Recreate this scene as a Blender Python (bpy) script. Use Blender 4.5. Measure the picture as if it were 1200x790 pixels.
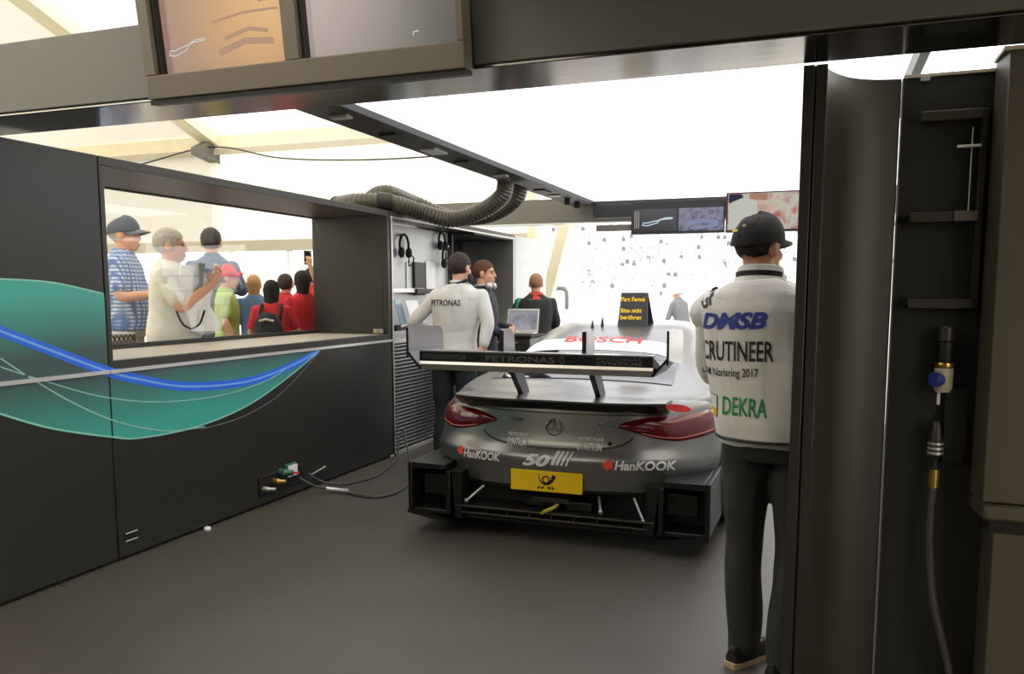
import bpy, bmesh, math, random
from mathutils import Vector, Matrix, noise
from mathutils.bvhtree import BVHTree
random.seed(7)
for o in list(bpy.data.objects): bpy.data.objects.remove(o)
sc = bpy.context.scene
COL = sc.collection
V = Vector; pi = math.pi

# ------------------------------------------------------------------ camera
# phone lens, frame cropped from a 4:3 picture (hence the shift); garage axis = +Y, floor z = 0
CF, CX, CY, CH = 970.0, 600.0, 450.0, 1.5
CP = math.atan(107 / 970); CT = math.radians(20.25)
cam = bpy.data.objects.new('camera', bpy.data.cameras.new('camera')); COL.objects.link(cam)
cam.location = (0, 0, CH); cam.rotation_euler = (pi / 2 - CP, 0, CT)
cam.data.sensor_width = 36; cam.data.lens = CF / 1200 * 36; cam.data.shift_y = (CY - 395) / 1200
cam.data.clip_start = 0.05; cam.data.clip_end = 500
sc.camera = cam

# ------------------------------------------------------------------ world, sun, exposure
wd = bpy.data.worlds.new('world'); sc.world = wd; wd.use_nodes = True
bg = wd.node_tree.nodes['Background']
bg.inputs['Color'].default_value = (1.0, 0.98, 0.95, 1); bg.inputs['Strength'].default_value = 3.1
sun = bpy.data.objects.new('sun', bpy.data.lights.new('sun', 'SUN')); COL.objects.link(sun)
sun.data.energy = 4.0; sun.data.angle = math.radians(3); sun.data.color = (1, 0.95, 0.86)
sun.rotation_euler = (math.radians(38), 0, math.radians(-25))
vs = sc.view_settings
vs.view_transform = 'Standard'; vs.look = 'None'; vs.exposure = 0.0; vs.gamma = 1.0; vs.use_curve_mapping = False

# ------------------------------------------------------------------ pixel -> place on a known plane
def ray(x, y):
    a = x - CX; b = CY - y
    z = b * math.cos(CP) - CF * math.sin(CP); f = CF * math.cos(CP) + b * math.sin(CP)
    return V((a * math.cos(CT) - f * math.sin(CT), a * math.sin(CT) + f * math.cos(CT), z))
def onX(x, y, X): r = ray(x, y); return V((0, 0, CH)) + r * (X / r.x)
def onY(x, y, Y): r = ray(x, y); return V((0, 0, CH)) + r * (Y / r.y)
def onZ(x, y, Z): r = ray(x, y); return V((0, 0, CH)) + r * ((Z - CH) / r.z)

# ------------------------------------------------------------------ materials
def lin(c):
    return c / 12.92 if c <= 0.04045 else ((c + 0.055) / 1.055) ** 2.4
def rgb(r, g, b): return (lin(r / 255), lin(g / 255), lin(b / 255), 1)
MATS = {}
def mat(name, col, rough=0.5, metal=0.0, var=0.12, scale=6.0, bump=0.0, bscale=60.0, coat=0.0, spec=0.5, emit=None, stretch=None):
    if name in MATS: return MATS[name]
    m = bpy.data.materials.new(name); m.use_nodes = True; MATS[name] = m
    nt = m.node_tree; b = nt.nodes['Principled BSDF']
    b.inputs['Roughness'].default_value = rough; b.inputs['Metallic'].default_value = metal
    b.inputs['Specular IOR Level'].default_value = spec; b.inputs['Coat Weight'].default_value = coat
    tc = nt.nodes.new('ShaderNodeTexCoord')
    src = tc.outputs['Object']
    if stretch:
        mp = nt.nodes.new('ShaderNodeMapping'); mp.inputs['Scale'].default_value = stretch
        nt.links.new(src, mp.inputs['Vector']); src = mp.outputs['Vector']
    nz = nt.nodes.new('ShaderNodeTexNoise'); nz.inputs['Scale'].default_value = scale; nz.inputs['Detail'].default_value = 4
    nt.links.new(src, nz.inputs['Vector'])
    mx = nt.nodes.new('ShaderNodeMix'); mx.data_type = 'RGBA'
    lo = [c * (1 - var) for c in col[:3]] + [1]; hi = [min(1, c * (1 + var)) for c in col[:3]] + [1]
    mx.inputs[6].default_value = lo; mx.inputs[7].default_value = hi
    nt.links.new(nz.outputs['Fac'], mx.inputs[0]); nt.links.new(mx.outputs[2], b.inputs['Base Color'])
    if bump:
        n2 = nt.nodes.new('ShaderNodeTexNoise'); n2.inputs['Scale'].default_value = bscale; n2.inputs['Detail'].default_value = 5
        nt.links.new(src, n2.inputs['Vector'])
        bp = nt.nodes.new('ShaderNodeBump'); bp.inputs['Strength'].default_value = bump; bp.inputs['Distance'].default_value = 0.01
        nt.links.new(n2.outputs['Fac'], bp.inputs['Height']); nt.links.new(bp.outputs['Normal'], b.inputs['Normal'])
    if emit:
        b.inputs['Emission Color'].default_value = emit[0]; b.inputs['Emission Strength'].default_value = emit[1]
    return m
def fabric_tent(name, col, trans):
    m = bpy.data.materials.new(name); m.use_nodes = True; nt = m.node_tree
    for n in list(nt.nodes): nt.nodes.remove(n)
    out = nt.nodes.new('ShaderNodeOutputMaterial'); mix = nt.nodes.new('ShaderNodeMixShader')
    d = nt.nodes.new('ShaderNodeBsdfDiffuse'); t = nt.nodes.new('ShaderNodeBsdfTranslucent')
    nz = nt.nodes.new('ShaderNodeTexNoise'); nz.inputs['Scale'].default_value = 0.8
    tc = nt.nodes.new('ShaderNodeTexCoord'); nt.links.new(tc.outputs['Object'], nz.inputs['Vector'])
    mx = nt.nodes.new('ShaderNodeMix'); mx.data_type = 'RGBA'
    mx.inputs[6].default_value = [c * 0.93 for c in col[:3]] + [1]; mx.inputs[7].default_value = col
    nt.links.new(nz.outputs['Fac'], mx.inputs[0])
    nt.links.new(mx.outputs[2], d.inputs['Color']); nt.links.new(mx.outputs[2], t.inputs['Color'])
    mix.inputs[0].default_value = trans
    nt.links.new(d.outputs[0], mix.inputs[1]); nt.links.new(t.outputs[0], mix.inputs[2]); nt.links.new(mix.outputs[0], out.inputs[0])
    return m
def clear_glass(name, tint=(1, 1, 1, 1), refl=0.08):
    m = bpy.data.materials.new(name); m.use_nodes = True; nt = m.node_tree
    for n in list(nt.nodes): nt.nodes.remove(n)
    out = nt.nodes.new('ShaderNodeOutputMaterial'); mix = nt.nodes.new('ShaderNodeMixShader')
    t = nt.nodes.new('ShaderNodeBsdfTransparent'); t.inputs[0].default_value = tint
    g = nt.nodes.new('ShaderNodeBsdfGlossy'); g.inputs['Roughness'].default_value = 0.02
    mix.inputs[0].default_value = refl
    nt.links.new(t.outputs[0], mix.inputs[1]); nt.links.new(g.outputs[0], mix.inputs[2]); nt.links.new(mix.outputs[0], out.inputs[0])
    return m
def emission(name, col, s):
    m = bpy.data.materials.new(name); m.use_nodes = True; nt = m.node_tree
    for n in list(nt.nodes): nt.nodes.remove(n)
    out = nt.nodes.new('ShaderNodeOutputMaterial'); e = nt.nodes.new('ShaderNodeEmission')
    e.inputs[0].default_value = col; e.inputs[1].default_value = s; nt.links.new(e.outputs[0], out.inputs[0])
    return m
def screen_mat(name, stops, scale=3.0, s=0.6, kind='noise'):
    """a lit display: a colour-ramped noise picture under a glossy pane"""
    m = bpy.data.materials.new(name); m.use_nodes = True; nt = m.node_tree; b = nt.nodes['Principled BSDF']
    b.inputs['Base Color'].default_value = (0.01, 0.01, 0.01, 1); b.inputs['Roughness'].default_value = 0.15
    tc = nt.nodes.new('ShaderNodeTexCoord'); rp = nt.nodes.new('ShaderNodeValToRGB')
    if kind == 'noise':
        nz = nt.nodes.new('ShaderNodeTexNoise'); nz.inputs['Scale'].default_value = scale; nz.inputs['Detail'].default_value = 5
        nt.links.new(tc.outputs['Object'], nz.inputs['Vector']); nt.links.new(nz.outputs['Fac'], rp.inputs[0])
    else:
        mp = nt.nodes.new('ShaderNodeMapping'); mp.inputs['Location'].default_value = kind[0]; mp.inputs['Scale'].default_value = kind[1]
        g = nt.nodes.new('ShaderNodeTexGradient'); g.gradient_type = 'SPHERICAL'
        nt.links.new(tc.outputs['Object'], mp.inputs[0]); nt.links.new(mp.outputs[0], g.inputs[0]); nt.links.new(g.outputs['Fac'], rp.inputs[0])
    el = rp.color_ramp.elements
    el[0].position, el[0].color = stops[0]; el[1].position, el[1].color = stops[-1]
    for p, c in stops[1:-1]:
        e = el.new(p); e.color = c
    nt.links.new(rp.outputs[0], b.inputs['Emission Color']); b.inputs['Emission Strength'].default_value = s
    return m

M_black = mat('black_satin_panel', rgb(43, 43, 41), 0.38, 0, 0.06, 3, spec=0.4)
M_black2 = mat('black_powder_metal', rgb(44, 42, 38), 0.42, 0, 0.08, 8, 0.05, 300)
M_dark = mat('deep_black_plastic', rgb(22, 22, 22), 0.5)
M_beam = mat('grey_beam_paint', rgb(102, 100, 94), 0.5, 0, 0.05, 2)
M_beambot = mat('polished_dark_metal', rgb(150, 148, 144), 0.16, 1.0, 0.15, 3, 0.03, 6, stretch=(0.6, 6, 1))
M_silver = mat('brushed_silver', rgb(215, 215, 215), 0.35, 0.6)
M_alu = mat('pale_aluminium', rgb(195, 195, 192), 0.35, 0.8)
M_cream = mat('cream_painted_steel', rgb(228, 219, 192), 0.5)
M_sill = mat('warm_grey_sill', rgb(188, 178, 160), 0.5)
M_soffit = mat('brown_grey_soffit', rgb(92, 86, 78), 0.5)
M_white = mat('white_paint', rgb(238, 238, 238), 0.4)
M_rubber = mat('black_rubber', rgb(24, 24, 24), 0.7, 0, 0.1, 20)
M_red = mat('red_print', rgb(225, 45, 35), 0.45)
M_yellow = mat('yellow_print', rgb(250, 205, 20), 0.45, 0, 0.05)
M_blackprint = mat('black_print', rgb(26, 26, 26), 0.6)
M_whiteprint = mat('white_print', rgb(240, 240, 238), 0.5)
M_blueprint = mat('blue_print', rgb(44, 58, 150), 0.6)
M_greenprint = mat('green_print', rgb(20, 140, 80), 0.6)
M_greyprint = mat('dim_grey_print', rgb(92, 92, 90), 0.4, 0.2)
M_brass = mat('brass', rgb(200, 165, 80), 0.3, 0.9)
M_rack = mat('dark_grey_rack', rgb(60, 58, 52), 0.4, 0.3)
M_interior = mat('light_grey_back_panel', rgb(178, 180, 182), 0.35, 0.3, 0.05, 2)

# ------------------------------------------------------------------ mesh builder
class MB:
    def __init__(s): s.v = []; s.f = []; s.m = []
    def add(s, vs, fs, mi=0):
        n = len(s.v); s.v += [tuple(v) for v in vs]
        s.f += [tuple(i + n for i in f) for f in fs]; s.m += [mi] * len(fs); return s
    def box(s, a, b, mi=0, M=None):
        x0, y0, z0 = a; x1, y1, z1 = b
        vs = [V(p) for p in ((x0, y0, z0), (x1, y0, z0), (x1, y1, z0), (x0, y1, z0), (x0, y0, z1), (x1, y0, z1), (x1, y1, z1), (x0, y1, z1))]
        if M: vs = [M @ v for v in vs]
        return s.add(vs, [(0, 3, 2, 1), (4, 5, 6, 7), (0, 1, 5, 4), (1, 2, 6, 5), (2, 3, 7, 6), (3, 0, 4, 7)], mi)
    def rings(s, R, mi=0, cap=True, closed=True):
        n = len(R[0]); vs = [p for r in R for p in r]; fs = []
        for i in range(len(R) - 1):
            for j in range(n if closed else n - 1):
                k = (j + 1) % n
                fs.append((i * n + j, i * n + k, (i + 1) * n + k, (i + 1) * n + j))
        if cap:
            fs.append(tuple(range(n - 1, -1, -1))); fs.append(tuple((len(R) - 1) * n + j for j in range(n)))
        return s.add(vs, fs, mi)
    def tube(s, pts, r, n=10, mi=0, rf=None):
        pts = [V(p) for p in pts]; R = []; u = None
        for i, p in enumerate(pts):
            t = (pts[min(i + 1, len(pts) - 1)] - pts[max(i - 1, 0)]).normalized()
            if u is None: u = t.orthogonal().normalized()
            u = (u - t * u.dot(t)).normalized(); w = t.cross(u)
            rr = rf(i) if rf else (r[i] if isinstance(r, (list, tuple)) else r)
            R.append([p + (u * math.cos(2 * pi * k / n) + w * math.sin(2 * pi * k / n)) * rr for k in range(n)])
        return s.rings(R, mi)
    def cyl(s, a, b, r, n=14, mi=0): return s.tube([a, b], r, n, mi)
    def grid(s, G, mi=0, flip=False):
        n = len(G[0]); vs = [p for r in G for p in r]; fs = []
        for i in range(len(G) - 1):
            for j in range(n - 1):
                f = (i * n + j, i * n + j + 1, (i + 1) * n + j + 1, (i + 1) * n + j)
                fs.append(f[::-1] if flip else f)
        return s.add(vs, fs, mi)
    def prism(s, poly, fmap, d0, d1, mi=0):
        """2-D outline -> solid: fmap(u, v, d)"""
        n = len(poly)
        vs = [fmap(u, v, d0) for u, v in poly] + [fmap(u, v, d1) for u, v in poly]
        fs = [tuple(range(n - 1, -1, -1)), tuple(range(n, 2 * n))] + [(i, (i + 1) % n, n + (i + 1) % n, n + i) for i in range(n)]
        return s.add(vs, fs, mi)
    def ell(s, c, r, n=16, m=10, mi=0, M=None):
        c = V(c); R = []
        for i in range(1, m):
            a = -pi / 2 + pi * i / m
            ring = [V((r[0] * math.cos(a) * math.cos(2 * pi * k / n), r[1] * math.cos(a) * math.sin(2 * pi * k / n), r[2] * math.sin(a))) for k in range(n)]
            R.append([c + (M @ p if M else p) for p in ring])
        return s.rings(R, mi)
    def mesh(s, name, mats, smooth=True):
        me = bpy.data.meshes.new(name); me.from_pydata(s.v, [], s.f)
        for m in (mats if isinstance(mats, (list, tuple)) else [mats]): me.materials.append(m)
        if max(s.m, default=0): me.polygons.foreach_set('material_index', s.m)
        bm = bmesh.new(); bm.from_mesh(me); bmesh.ops.recalc_face_normals(bm, faces=bm.faces); bm.to_mesh(me); bm.free()
        me.update()
        if smooth:
            me.polygons.foreach_set('use_smooth', [True] * len(me.polygons))
            try: me.set_sharp_from_angle(angle=math.radians(35))
            except Exception: pass
        return me
    def build(s, name, mats, parent=None, loc=None, smooth=True, bevel=0):
        o = bpy.data.objects.new(name, s.mesh(name, mats, smooth)); COL.objects.link(o)
        if parent: o.parent = parent
        if loc: o.location = loc
        if bevel:
            b = o.modifiers.new('bevel', 'BEVEL'); b.width = bevel; b.segments = 2; b.limit_method = 'ANGLE'
        return o
def box(name, a, b, m, parent=None, bevel=0): return MB().box(a, b).build(name, m, parent, bevel=bevel)
def tag(o, label=None, cat=None, group=None, kind=None):
    if label: o['label'] = label
    if cat: o['category'] = cat
    if group: o['group'] = group
    if kind: o['kind'] = kind
    return o
def empty(name, loc, rz=0, **k):
    o = bpy.data.objects.new(name, None); COL.objects.link(o); o.location = loc; o.rotation_euler = (0, 0, rz); o.empty_display_size = 0.1
    return tag(o, **k)
def structure(o, label=None, cat=None): return tag(o, label, cat, kind='structure')
def smoothpath(pts, k=8):
    pts = [V(p) for p in pts]; out = []
    for i in range(len(pts) - 1):
        p0 = pts[max(i - 1, 0)]; p1 = pts[i]; p2 = pts[i + 1]; p3 = pts[min(i + 2, len(pts) - 1)]
        for j in range(k):
            t = j / k
            out.append(0.5 * ((2 * p1) + (p2 - p0) * t + (2 * p0 - 5 * p1 + 4 * p2 - p3) * t * t + (3 * p1 - p0 - 3 * p2 + p3) * t ** 3))
    out.append(pts[-1]); return out

# lettering: flat text turned to mesh, then laid on a plane or a surface
TMP = bpy.data.scenes.new('workbench_scratch')
def evaluated_mesh(o):
    TMP.collection.objects.link(o); vl = TMP.view_layers[0]; vl.update(); dg = vl.depsgraph
    me = bpy.data.meshes.new_from_object(o.evaluated_get(dg)); TMP.collection.objects.unlink(o); return me
def text_geo(s, bold=0.0, shear=0.0, cuts=0):
    c = bpy.data.curves.new('t', 'FONT'); c.body = s; c.size = 1; c.offset = bold; c.shear = shear; c.resolution_u = 3
    o = bpy.data.objects.new('t', c); me = evaluated_mesh(o)
    bm = bmesh.new(); bm.from_mesh(me); bmesh.ops.triangulate(bm, faces=bm.faces)
    if cuts: bmesh.ops.subdivide_edges(bm, edges=bm.edges, cuts=cuts, use_grid_fill=True)
    vs = [v.co.copy() for v in bm.verts]; fs = [[v.index for v in f.verts] for f in bm.faces]
    bm.free(); bpy.data.objects.remove(o); bpy.data.curves.remove(c); bpy.data.meshes.remove(me)
    x0 = min(v.x for v in vs); x1 = max(v.x for v in vs); y0 = min(v.y for v in vs); y1 = max(v.y for v in vs)
    return [((v.x - x0) / (x1 - x0), (v.y - y0) / (y1 - y0)) for v in vs], fs
def lettering(s, w, h, f, m, parent, bold=0.0, shear=0.0, cuts=0, name='lettering'):
    """f(u, v): u in 0..w, v in 0..h -> place"""
    uv, fs = text_geo(s, bold, shear, cuts)
    mb = MB(); mb.add([f(u * w, v * h) for u, v in uv], fs)
    me = bpy.data.meshes.new(name); me.from_pydata(mb.v, [], mb.f); me.materials.append(m)
    o = bpy.data.objects.new(name, me); COL.objects.link(o)
    if parent: o.parent = parent
    return o
def plane_map(o, r, u): o = V(o); r = V(r).normalized(); u = V(u).normalized(); return lambda a, b: o + r * a + u * b
def cast_map(obj, o, r, u, n, off=0.004):
    """lay flat (a, b) onto the mesh of obj along -n"""
    bvh = BVHTree.FromPolygons([v.co for v in obj.data.vertices], [p.vertices for p in obj.data.polygons])
    o = V(o); r = V(r).normalized(); u = V(u).normalized(); n = V(n).normalized()
    def f(a, b):
        p = o + r * a + u * b
        hit = bvh.ray_cast(p + n * 0.6, -n)
        return (hit[0] + n * off) if hit[0] else p
    return f
def ribbon(pts, w, f, n_off=0):
    """polyline band in (u, v) mapped by f"""
    L = []; R = []
    for i, p in enumerate(pts):
        a = pts[max(i - 1, 0)]; b = pts[min(i + 1, len(pts) - 1)]
        dx, dy = b[0] - a[0], b[1] - a[1]; l = math.hypot(dx, dy) or 1
        ww = w[i] if isinstance(w, (list, tuple)) else w
        L.append(f(p[0] - dy / l * ww / 2, p[1] + dx / l * ww / 2)); R.append(f(p[0] + dy / l * ww / 2, p[1] - dx / l * ww / 2))
    return MB().grid([L, R])

# =================================================================== THE SETTING
WX = -3.62          # face of the left wall
XB = -4.40          # its back (depth of the wall units)
M_floor = mat('dark_floor_covering', rgb(74, 70, 63), 0.48, 0, 0.22, 2.2, 0.18, 220, spec=0.5)
M_apron = mat('pale_concrete_apron', rgb(190, 188, 182), 0.8, 0, 0.08, 0.5)
M_deck = mat('grey_deck_boards', rgb(120, 118, 112), 0.7, 0, 0.1, 3)
structure(box('floor', (XB - 0.03, -6, -0.06), (4.5, 10.3, 0.0), M_floor))
structure(box('floor_apron', (-90, -12, -0.3), (70, 125, -0.07), M_apron))
structure(box('floor_deck', (-16, 1.2, -0.06), (XB - 0.04, 12.3, 0.25), M_deck))

# --- left wall: plain panel, the panel under the window, printed swoosh
wl = structure(empty('wall_left', (WX, 3, 0)))
WL = V((WX, 3, 0))
def loc_box(name, a, b, m, parent, base, bevel=0):
    return box(name, V(a) - base, V(b) - base, m, parent, bevel)
YJ = 3.457
loc_box('wall_panel', (XB, -3.0, 0.02), (WX, YJ - 0.004, 2.225), M_black, wl, WL, 0.003)
loc_box('wall_panel', (XB, YJ + 0.004, 0.02), (WX, 6.655, 1.058), M_black, wl, WL, 0.003)
loc_box('plinth', (XB, -3.0, 0.0), (WX - 0.03, 6.655, 0.02), M_dark, wl, WL)
# printed swoosh: everything is flat print on the wall face
def wall_yz(x, y): p = onX(x, y, WX); return (p.y, p.z)
def wallmap(d): return lambda a, b: V((WX + d, a, b)) - WL
def crv(pix, k=8):
    return [(p.x, p.y) for p in smoothpath([V((*wall_yz(*q), 0)) for q in pix], k)]
def teal_mat():
    m = bpy.data.materials.new('teal_print'); m.use_nodes = True; nt = m.node_tree; b = nt.nodes['Principled BSDF']
    b.inputs['Roughness'].default_value = 0.35
    tc = nt.nodes.new('ShaderNodeTexCoord'); mp = nt.nodes.new('ShaderNodeMapping')
    mp.inputs['Location'].default_value = (0, 0.1, 0.15)
    sp = nt.nodes.new('ShaderNodeSeparateXYZ'); nt.links.new(tc.outputs['Object'], sp.inputs[0])
    nz = nt.nodes.new('ShaderNodeTexNoise'); nz.inputs['Scale'].default_value = 1.6; nt.links.new(tc.outputs['Object'], nz.inputs['Vector'])
    # distance from the middle height of the swoosh: edges are greener
    s1 = nt.nodes.new('ShaderNodeMath'); s1.operation = 'SUBTRACT'; s1.inputs[1].default_value = 1.12; nt.links.new(sp.outputs['Z'], s1.inputs[0])
    s2 = nt.nodes.new('ShaderNodeMath'); s2.operation = 'ABSOLUTE'; nt.links.new(s1.outputs[0], s2.inputs[0])
    s3 = nt.nodes.new('ShaderNodeMath'); s3.operation = 'MULTIPLY'; s3.inputs[1].default_value = 2.0; nt.links.new(s2.outputs[0], s3.inputs[0])
    s4 = nt.nodes.new('ShaderNodeMath'); s4.operation = 'MULTIPLY_ADD'; s4.inputs[1].default_value = 0.3; nt.links.new(nz.outputs['Fac'], s4.inputs[0]); nt.links.new(s3.outputs[0], s4.inputs[2])
    rp = nt.nodes.new('ShaderNodeValToRGB'); rp.color_ramp.elements[0].position = 0.25; rp.color_ramp.elements[0].color = rgb(66, 88, 88)
    rp.color_ramp.elements[1].position = 0.92; rp.color_ramp.elements[1].color = rgb(66, 168, 156)
    nt.links.new(s4.outputs[0], rp.inputs[0]); nt.links.new(rp.outputs[0], b.inputs['Base Color'])
    return m
M_teal = teal_mat()
M_blue = mat('blue_print_line', rgb(45, 110, 235), 0.35); M_bluel = mat('pale_blue_print_line', rgb(120, 175, 250), 0.35)
M_line = mat('pale_print_line', rgb(150, 200, 190), 0.35); M_edge = mat('mint_print_edge', rgb(140, 205, 190), 0.35)
M_greyl = mat('grey_print_line', rgb(120, 124, 124), 0.35)
low = crv([(0, 485), (60, 502), (130, 512), (165, 513), (230, 500), (290, 475), (340, 440), (374, 411)])
low = [(2.0, low[0][1] + 0.16), (2.45, low[0][1] + 0.06)] + low
top = crv([(0, 327), (60, 331), (120, 344)]); top = [(2.0, top[0][1] - 0.05), (2.45, top[0][1])] + top
def interp(c, y):
    for (a, b), (a2, b2) in zip(c, c[1:]):
        if a <= y <= a2: return b + (b2 - b) * (y - a) / (a2 - a or 1)
    return c[-1][1]
g0 = [[], []]; y = 2.0
while y < YJ - 0.004:
    g0[0].append(wallmap(0.0015)(y, interp(low, y))); g0[1].append(wallmap(0.0015)(y, interp(top, y))); y += 0.06
y = YJ - 0.005; g0[0].append(wallmap(0.0015)(y, interp(low, y))); g0[1].append(wallmap(0.0015)(y, interp(top, y)))
def densify(a, b, k=8): return [[p.lerp(q, i / k) for p, q in zip(a, b)] for i in range(k + 1)]
MB().grid(densify(*g0)).build('swoosh_print', M_teal, wl, smooth=False)
g1 = [[], []]; y = YJ + 0.006; ye = low[-1][0]
while y < ye:
    g1[0].append(wallmap(0.0015)(y, min(1.056, interp(low, y)))); g1[1].append(wallmap(0.0015)(y, 1.056)); y += 0.06
g1[0].append(wallmap(0.0015)(ye, 1.05)); g1[1].append(wallmap(0.0015)(ye, 1.056))
MB().grid(densify(*g1)).build('swoosh_print', M_teal, wl, smooth=False)
blue = crv([(0, 388), (60, 411), (122, 434), (160, 444), (220, 453), (290, 447), (340, 429), (372, 412)])
blue = [(2.3, blue[0][1] + 0.16)] + blue
thick = lambda c, a, b: [a + (b - a) * abs(math.sin(pi * i / (len(c) - 1))) for i in range(len(c))]
ribbon(blue, thick(blue, 0.05, 0.055), wallmap(0.0025)).build('blue_line', M_blue, wl, smooth=False)
ribbon(blue, 0.012, wallmap(0.0035)).build('blue_line', M_bluel, wl, smooth=False)
for pix, w, m in [([(0, 420), (40, 446), (85, 472), (125, 490), (160, 500), (200, 505), (240, 500)], 0.007, M_line),
                  ([(0, 430), (50, 446), (120, 465), (190, 471), (260, 463), (310, 447), (335, 432)], 0.006, M_line),
                  ([(235, 503), (280, 490), (320, 468), (350, 440), (374, 412)], 0.006, M_greyl)]:
    c = crv(pix); ribbon(c, w, wallmap(0.0032)).build('thin_line', m, wl, smooth=False)
ribbon(low, 0.010, wallmap(0.003)).build('thin_line', M_edge, wl, smooth=False)
ribbon(top, 0.008, wallmap(0.003)).build('thin_line', M_edge, wl, smooth=False)
t1 = structure(empty('trim_1', (WX, 3, 1.07)))
box('silver_strip', (-0.01, -6.0, -0.010), (0.012, YJ - 3 - 0.003, 0.010), M_silver, t1)
box('silver_strip', (-0.01, YJ - 3 + 0.003, -0.010), (0.012, 3.655, 0.010), M_silver, t1)

# --- deep hatch window in the left wall
w1 = structure(empty('window_1', (WX, 5.05, 1.08))); W1 = V((WX, 5.05, 1.08))
def wb(name, a, b, m, bevel=0.003): return loc_box(name, a, b, m, w1, W1, bevel)
wb('frame_rail', (WX - 0.05, YJ + 0.004, 2.175), (WX, 6.655, 2.225), M_black2)
wb('frame_rail', (WX - 0.05, YJ + 0.004, 1.082), (WX, 6.655, 1.128), M_black2)
wb('frame_stile', (WX - 0.05, YJ + 0.004, 1.128), (WX, YJ + 0.036, 2.175), M_black2)
wb('frame_stile', (WX - 0.05, 6.61, 1.128), (WX, 6.655, 2.175), M_black2)
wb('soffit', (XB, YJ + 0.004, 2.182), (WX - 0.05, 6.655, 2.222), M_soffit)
wb('sill', (XB, YJ + 0.004, 1.082), (WX - 0.05, 6.655, 1.126), M_sill)
wb('jamb', (XB, 6.61, 1.126), (WX - 0.05, 6.655, 2.182), M_black2)
wb('jamb', (XB, YJ + 0.004, 1.126), (WX - 0.05, YJ + 0.036, 2.182), M_black2)
M_pane = clear_glass('window_glass', (0.97, 0.98, 0.98, 1), 0.05)
wb('pane', (XB + 0.012, YJ + 0.04, 1.16), (XB + 0.018, 6.605, 2.175), M_pane, 0)
wb('pane_frame', (XB, YJ + 0.036, 1.126), (XB + 0.03, 6.61, 1.158), M_black2)
wb('pane_frame', (XB, YJ + 0.036, 2.172), (XB + 0.03, 6.61, 2.182), M_black2)

# --- near header beam with dark polished underside
hb = structure(empty('beam_near', (-1.5, 2.82, 2.25))); HB = V((-1.5, 2.82, 2.25))
loc_box('beam_face', (-7, 2.66, 2.262), (3.2, 2.98, 2.545), M_beam, hb, HB, 0.004)
loc_box('beam_underside', (-7, 2.672, 2.25), (3.2, 2.985, 2.262), M_beambot, hb, HB, 0.003)
# --- far header over the garage mouth
fb = structure(empty('beam_far', (-1.5, 10.05, 2.345))); FB = V((-1.5, 10.05, 2.345))
loc_box('beam_face', (-5.6, 9.95, 2.355), (2.5, 10.2, 2.65), M_beam, fb, FB, 0.004)
loc_box('edge_strip', (-5.6, 9.935, 2.345), (2.5, 10.2, 2.355), M_alu, fb, FB)
loc_box('bracket', onY(594, 232, 9.94) - V((0.05, 0, 0.05)), onY(601, 240, 9.94) + V((0.03, 0.02, 0.03)), M_alu, fb, FB)

# --- luminous ceiling over the car
cl = empty('ceiling_light', (-1.1, 6.5, 2.62), label='large white luminous ceiling panel over the racing car in black edge frame', cat='ceiling light')
CLB = V((-1.1, 6.5, 2.62))
M_lum = emission('luminous_diffuser', (0.955, 0.96, 1.0, 1), 2.3)
loc_box('diffuser', (-2.56, 3.05, 2.585), (0.36, 9.8, 2.60), M_lum, cl, CLB)
loc_box('back_cover', (-2.85, 3.02, 2.605), (0.40, 9.84, 2.67), M_dark, cl, CLB)
loc_box('edge_frame', (-2.85, 3.02, 2.54), (-2.56, 9.84, 2.604), M_dark, cl, CLB, 0.004)
loc_box('edge_frame', (0.36, 3.02, 2.50), (0.40, 9.84, 2.604), M_black2, cl, CLB)
loc_box('edge_frame', (-2.56, 9.8, 2.50), (0.36, 9.84, 2.604), M_black2, cl, CLB)
loc_box('edge_frame', (-2.56, 3.02, 2.50), (0.36, 3.05, 2.604), M_black2, cl, CLB)
for i, yy in enumerate((4.35, 4.95, 5.55, 6.15, 7.0, 8.1, 8.6)):
    o = loc_box('frame_clip', (-2.76, yy, 2.525), (-2.64, yy + (0.22 if i in (2, 5) else 0.07), 2.54), M_dark if i % 2 else M_alu, cl, CLB)
for yy in (9.0, 9.4):
    loc_box('frame_clip', (-2.70, yy, 2.47), (-2.64, yy + 0.035, 2.54), M_dark, cl, CLB)

# --- tent over everything: roof falling to an eave beyond the garage
M_tw = fabric_tent('white_translucent_roof', (0.95, 0.95, 0.94, 1), 0.62)
M_tc = fabric_tent('cream_tent_fabric', (0.94, 0.895, 0.76, 1), 0.55)
M_tb = fabric_tent('beige_blockout_fabric', (0.72, 0.70, 0.64, 1), 0.20)
EY, EZ = 12.5, 4.30; RY, RZ = 4.0, 7.3; RX = -10.3
ce = structure(empty('ceiling', (0, 4, 7.3))); CE = V((0, 4, 7.3))
def quadp(name, pts, m, parent, base, sub=1):
    a, b, c, d = [V(p) - base for p in pts]
    G = [[a.lerp(b, i / sub).lerp(d.lerp(c, i / sub), j / sub) for i in range(sub + 1)] for j in range(sub + 1)]
    return MB().grid(G).build(name, m, parent, smooth=False)
GY = 10.5; GZ = EZ + (RZ - EZ) * (EY - GY) / (EY - RY)
for xa, xb, m in ((-16, RX, M_tb), (RX, -5.2, M_tw), (-5.2, 0.0, M_tc), (0.0, 9.0, M_tc)):
    ey, ez = (EY, EZ) if xa < -5.3 else (GY, GZ)
    quadp('roof_panel', [(xa, ey, ez), (xb, ey, ez), (xb, RY, RZ), (xa, RY, RZ)], m, ce, CE)
    quadp('roof_panel', [(xa, -5, EZ - 0.2), (xb, -5, EZ - 0.2), (xb, RY, RZ), (xa, RY, RZ)], m if xa > -16 else M_tc, ce, CE)
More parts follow.
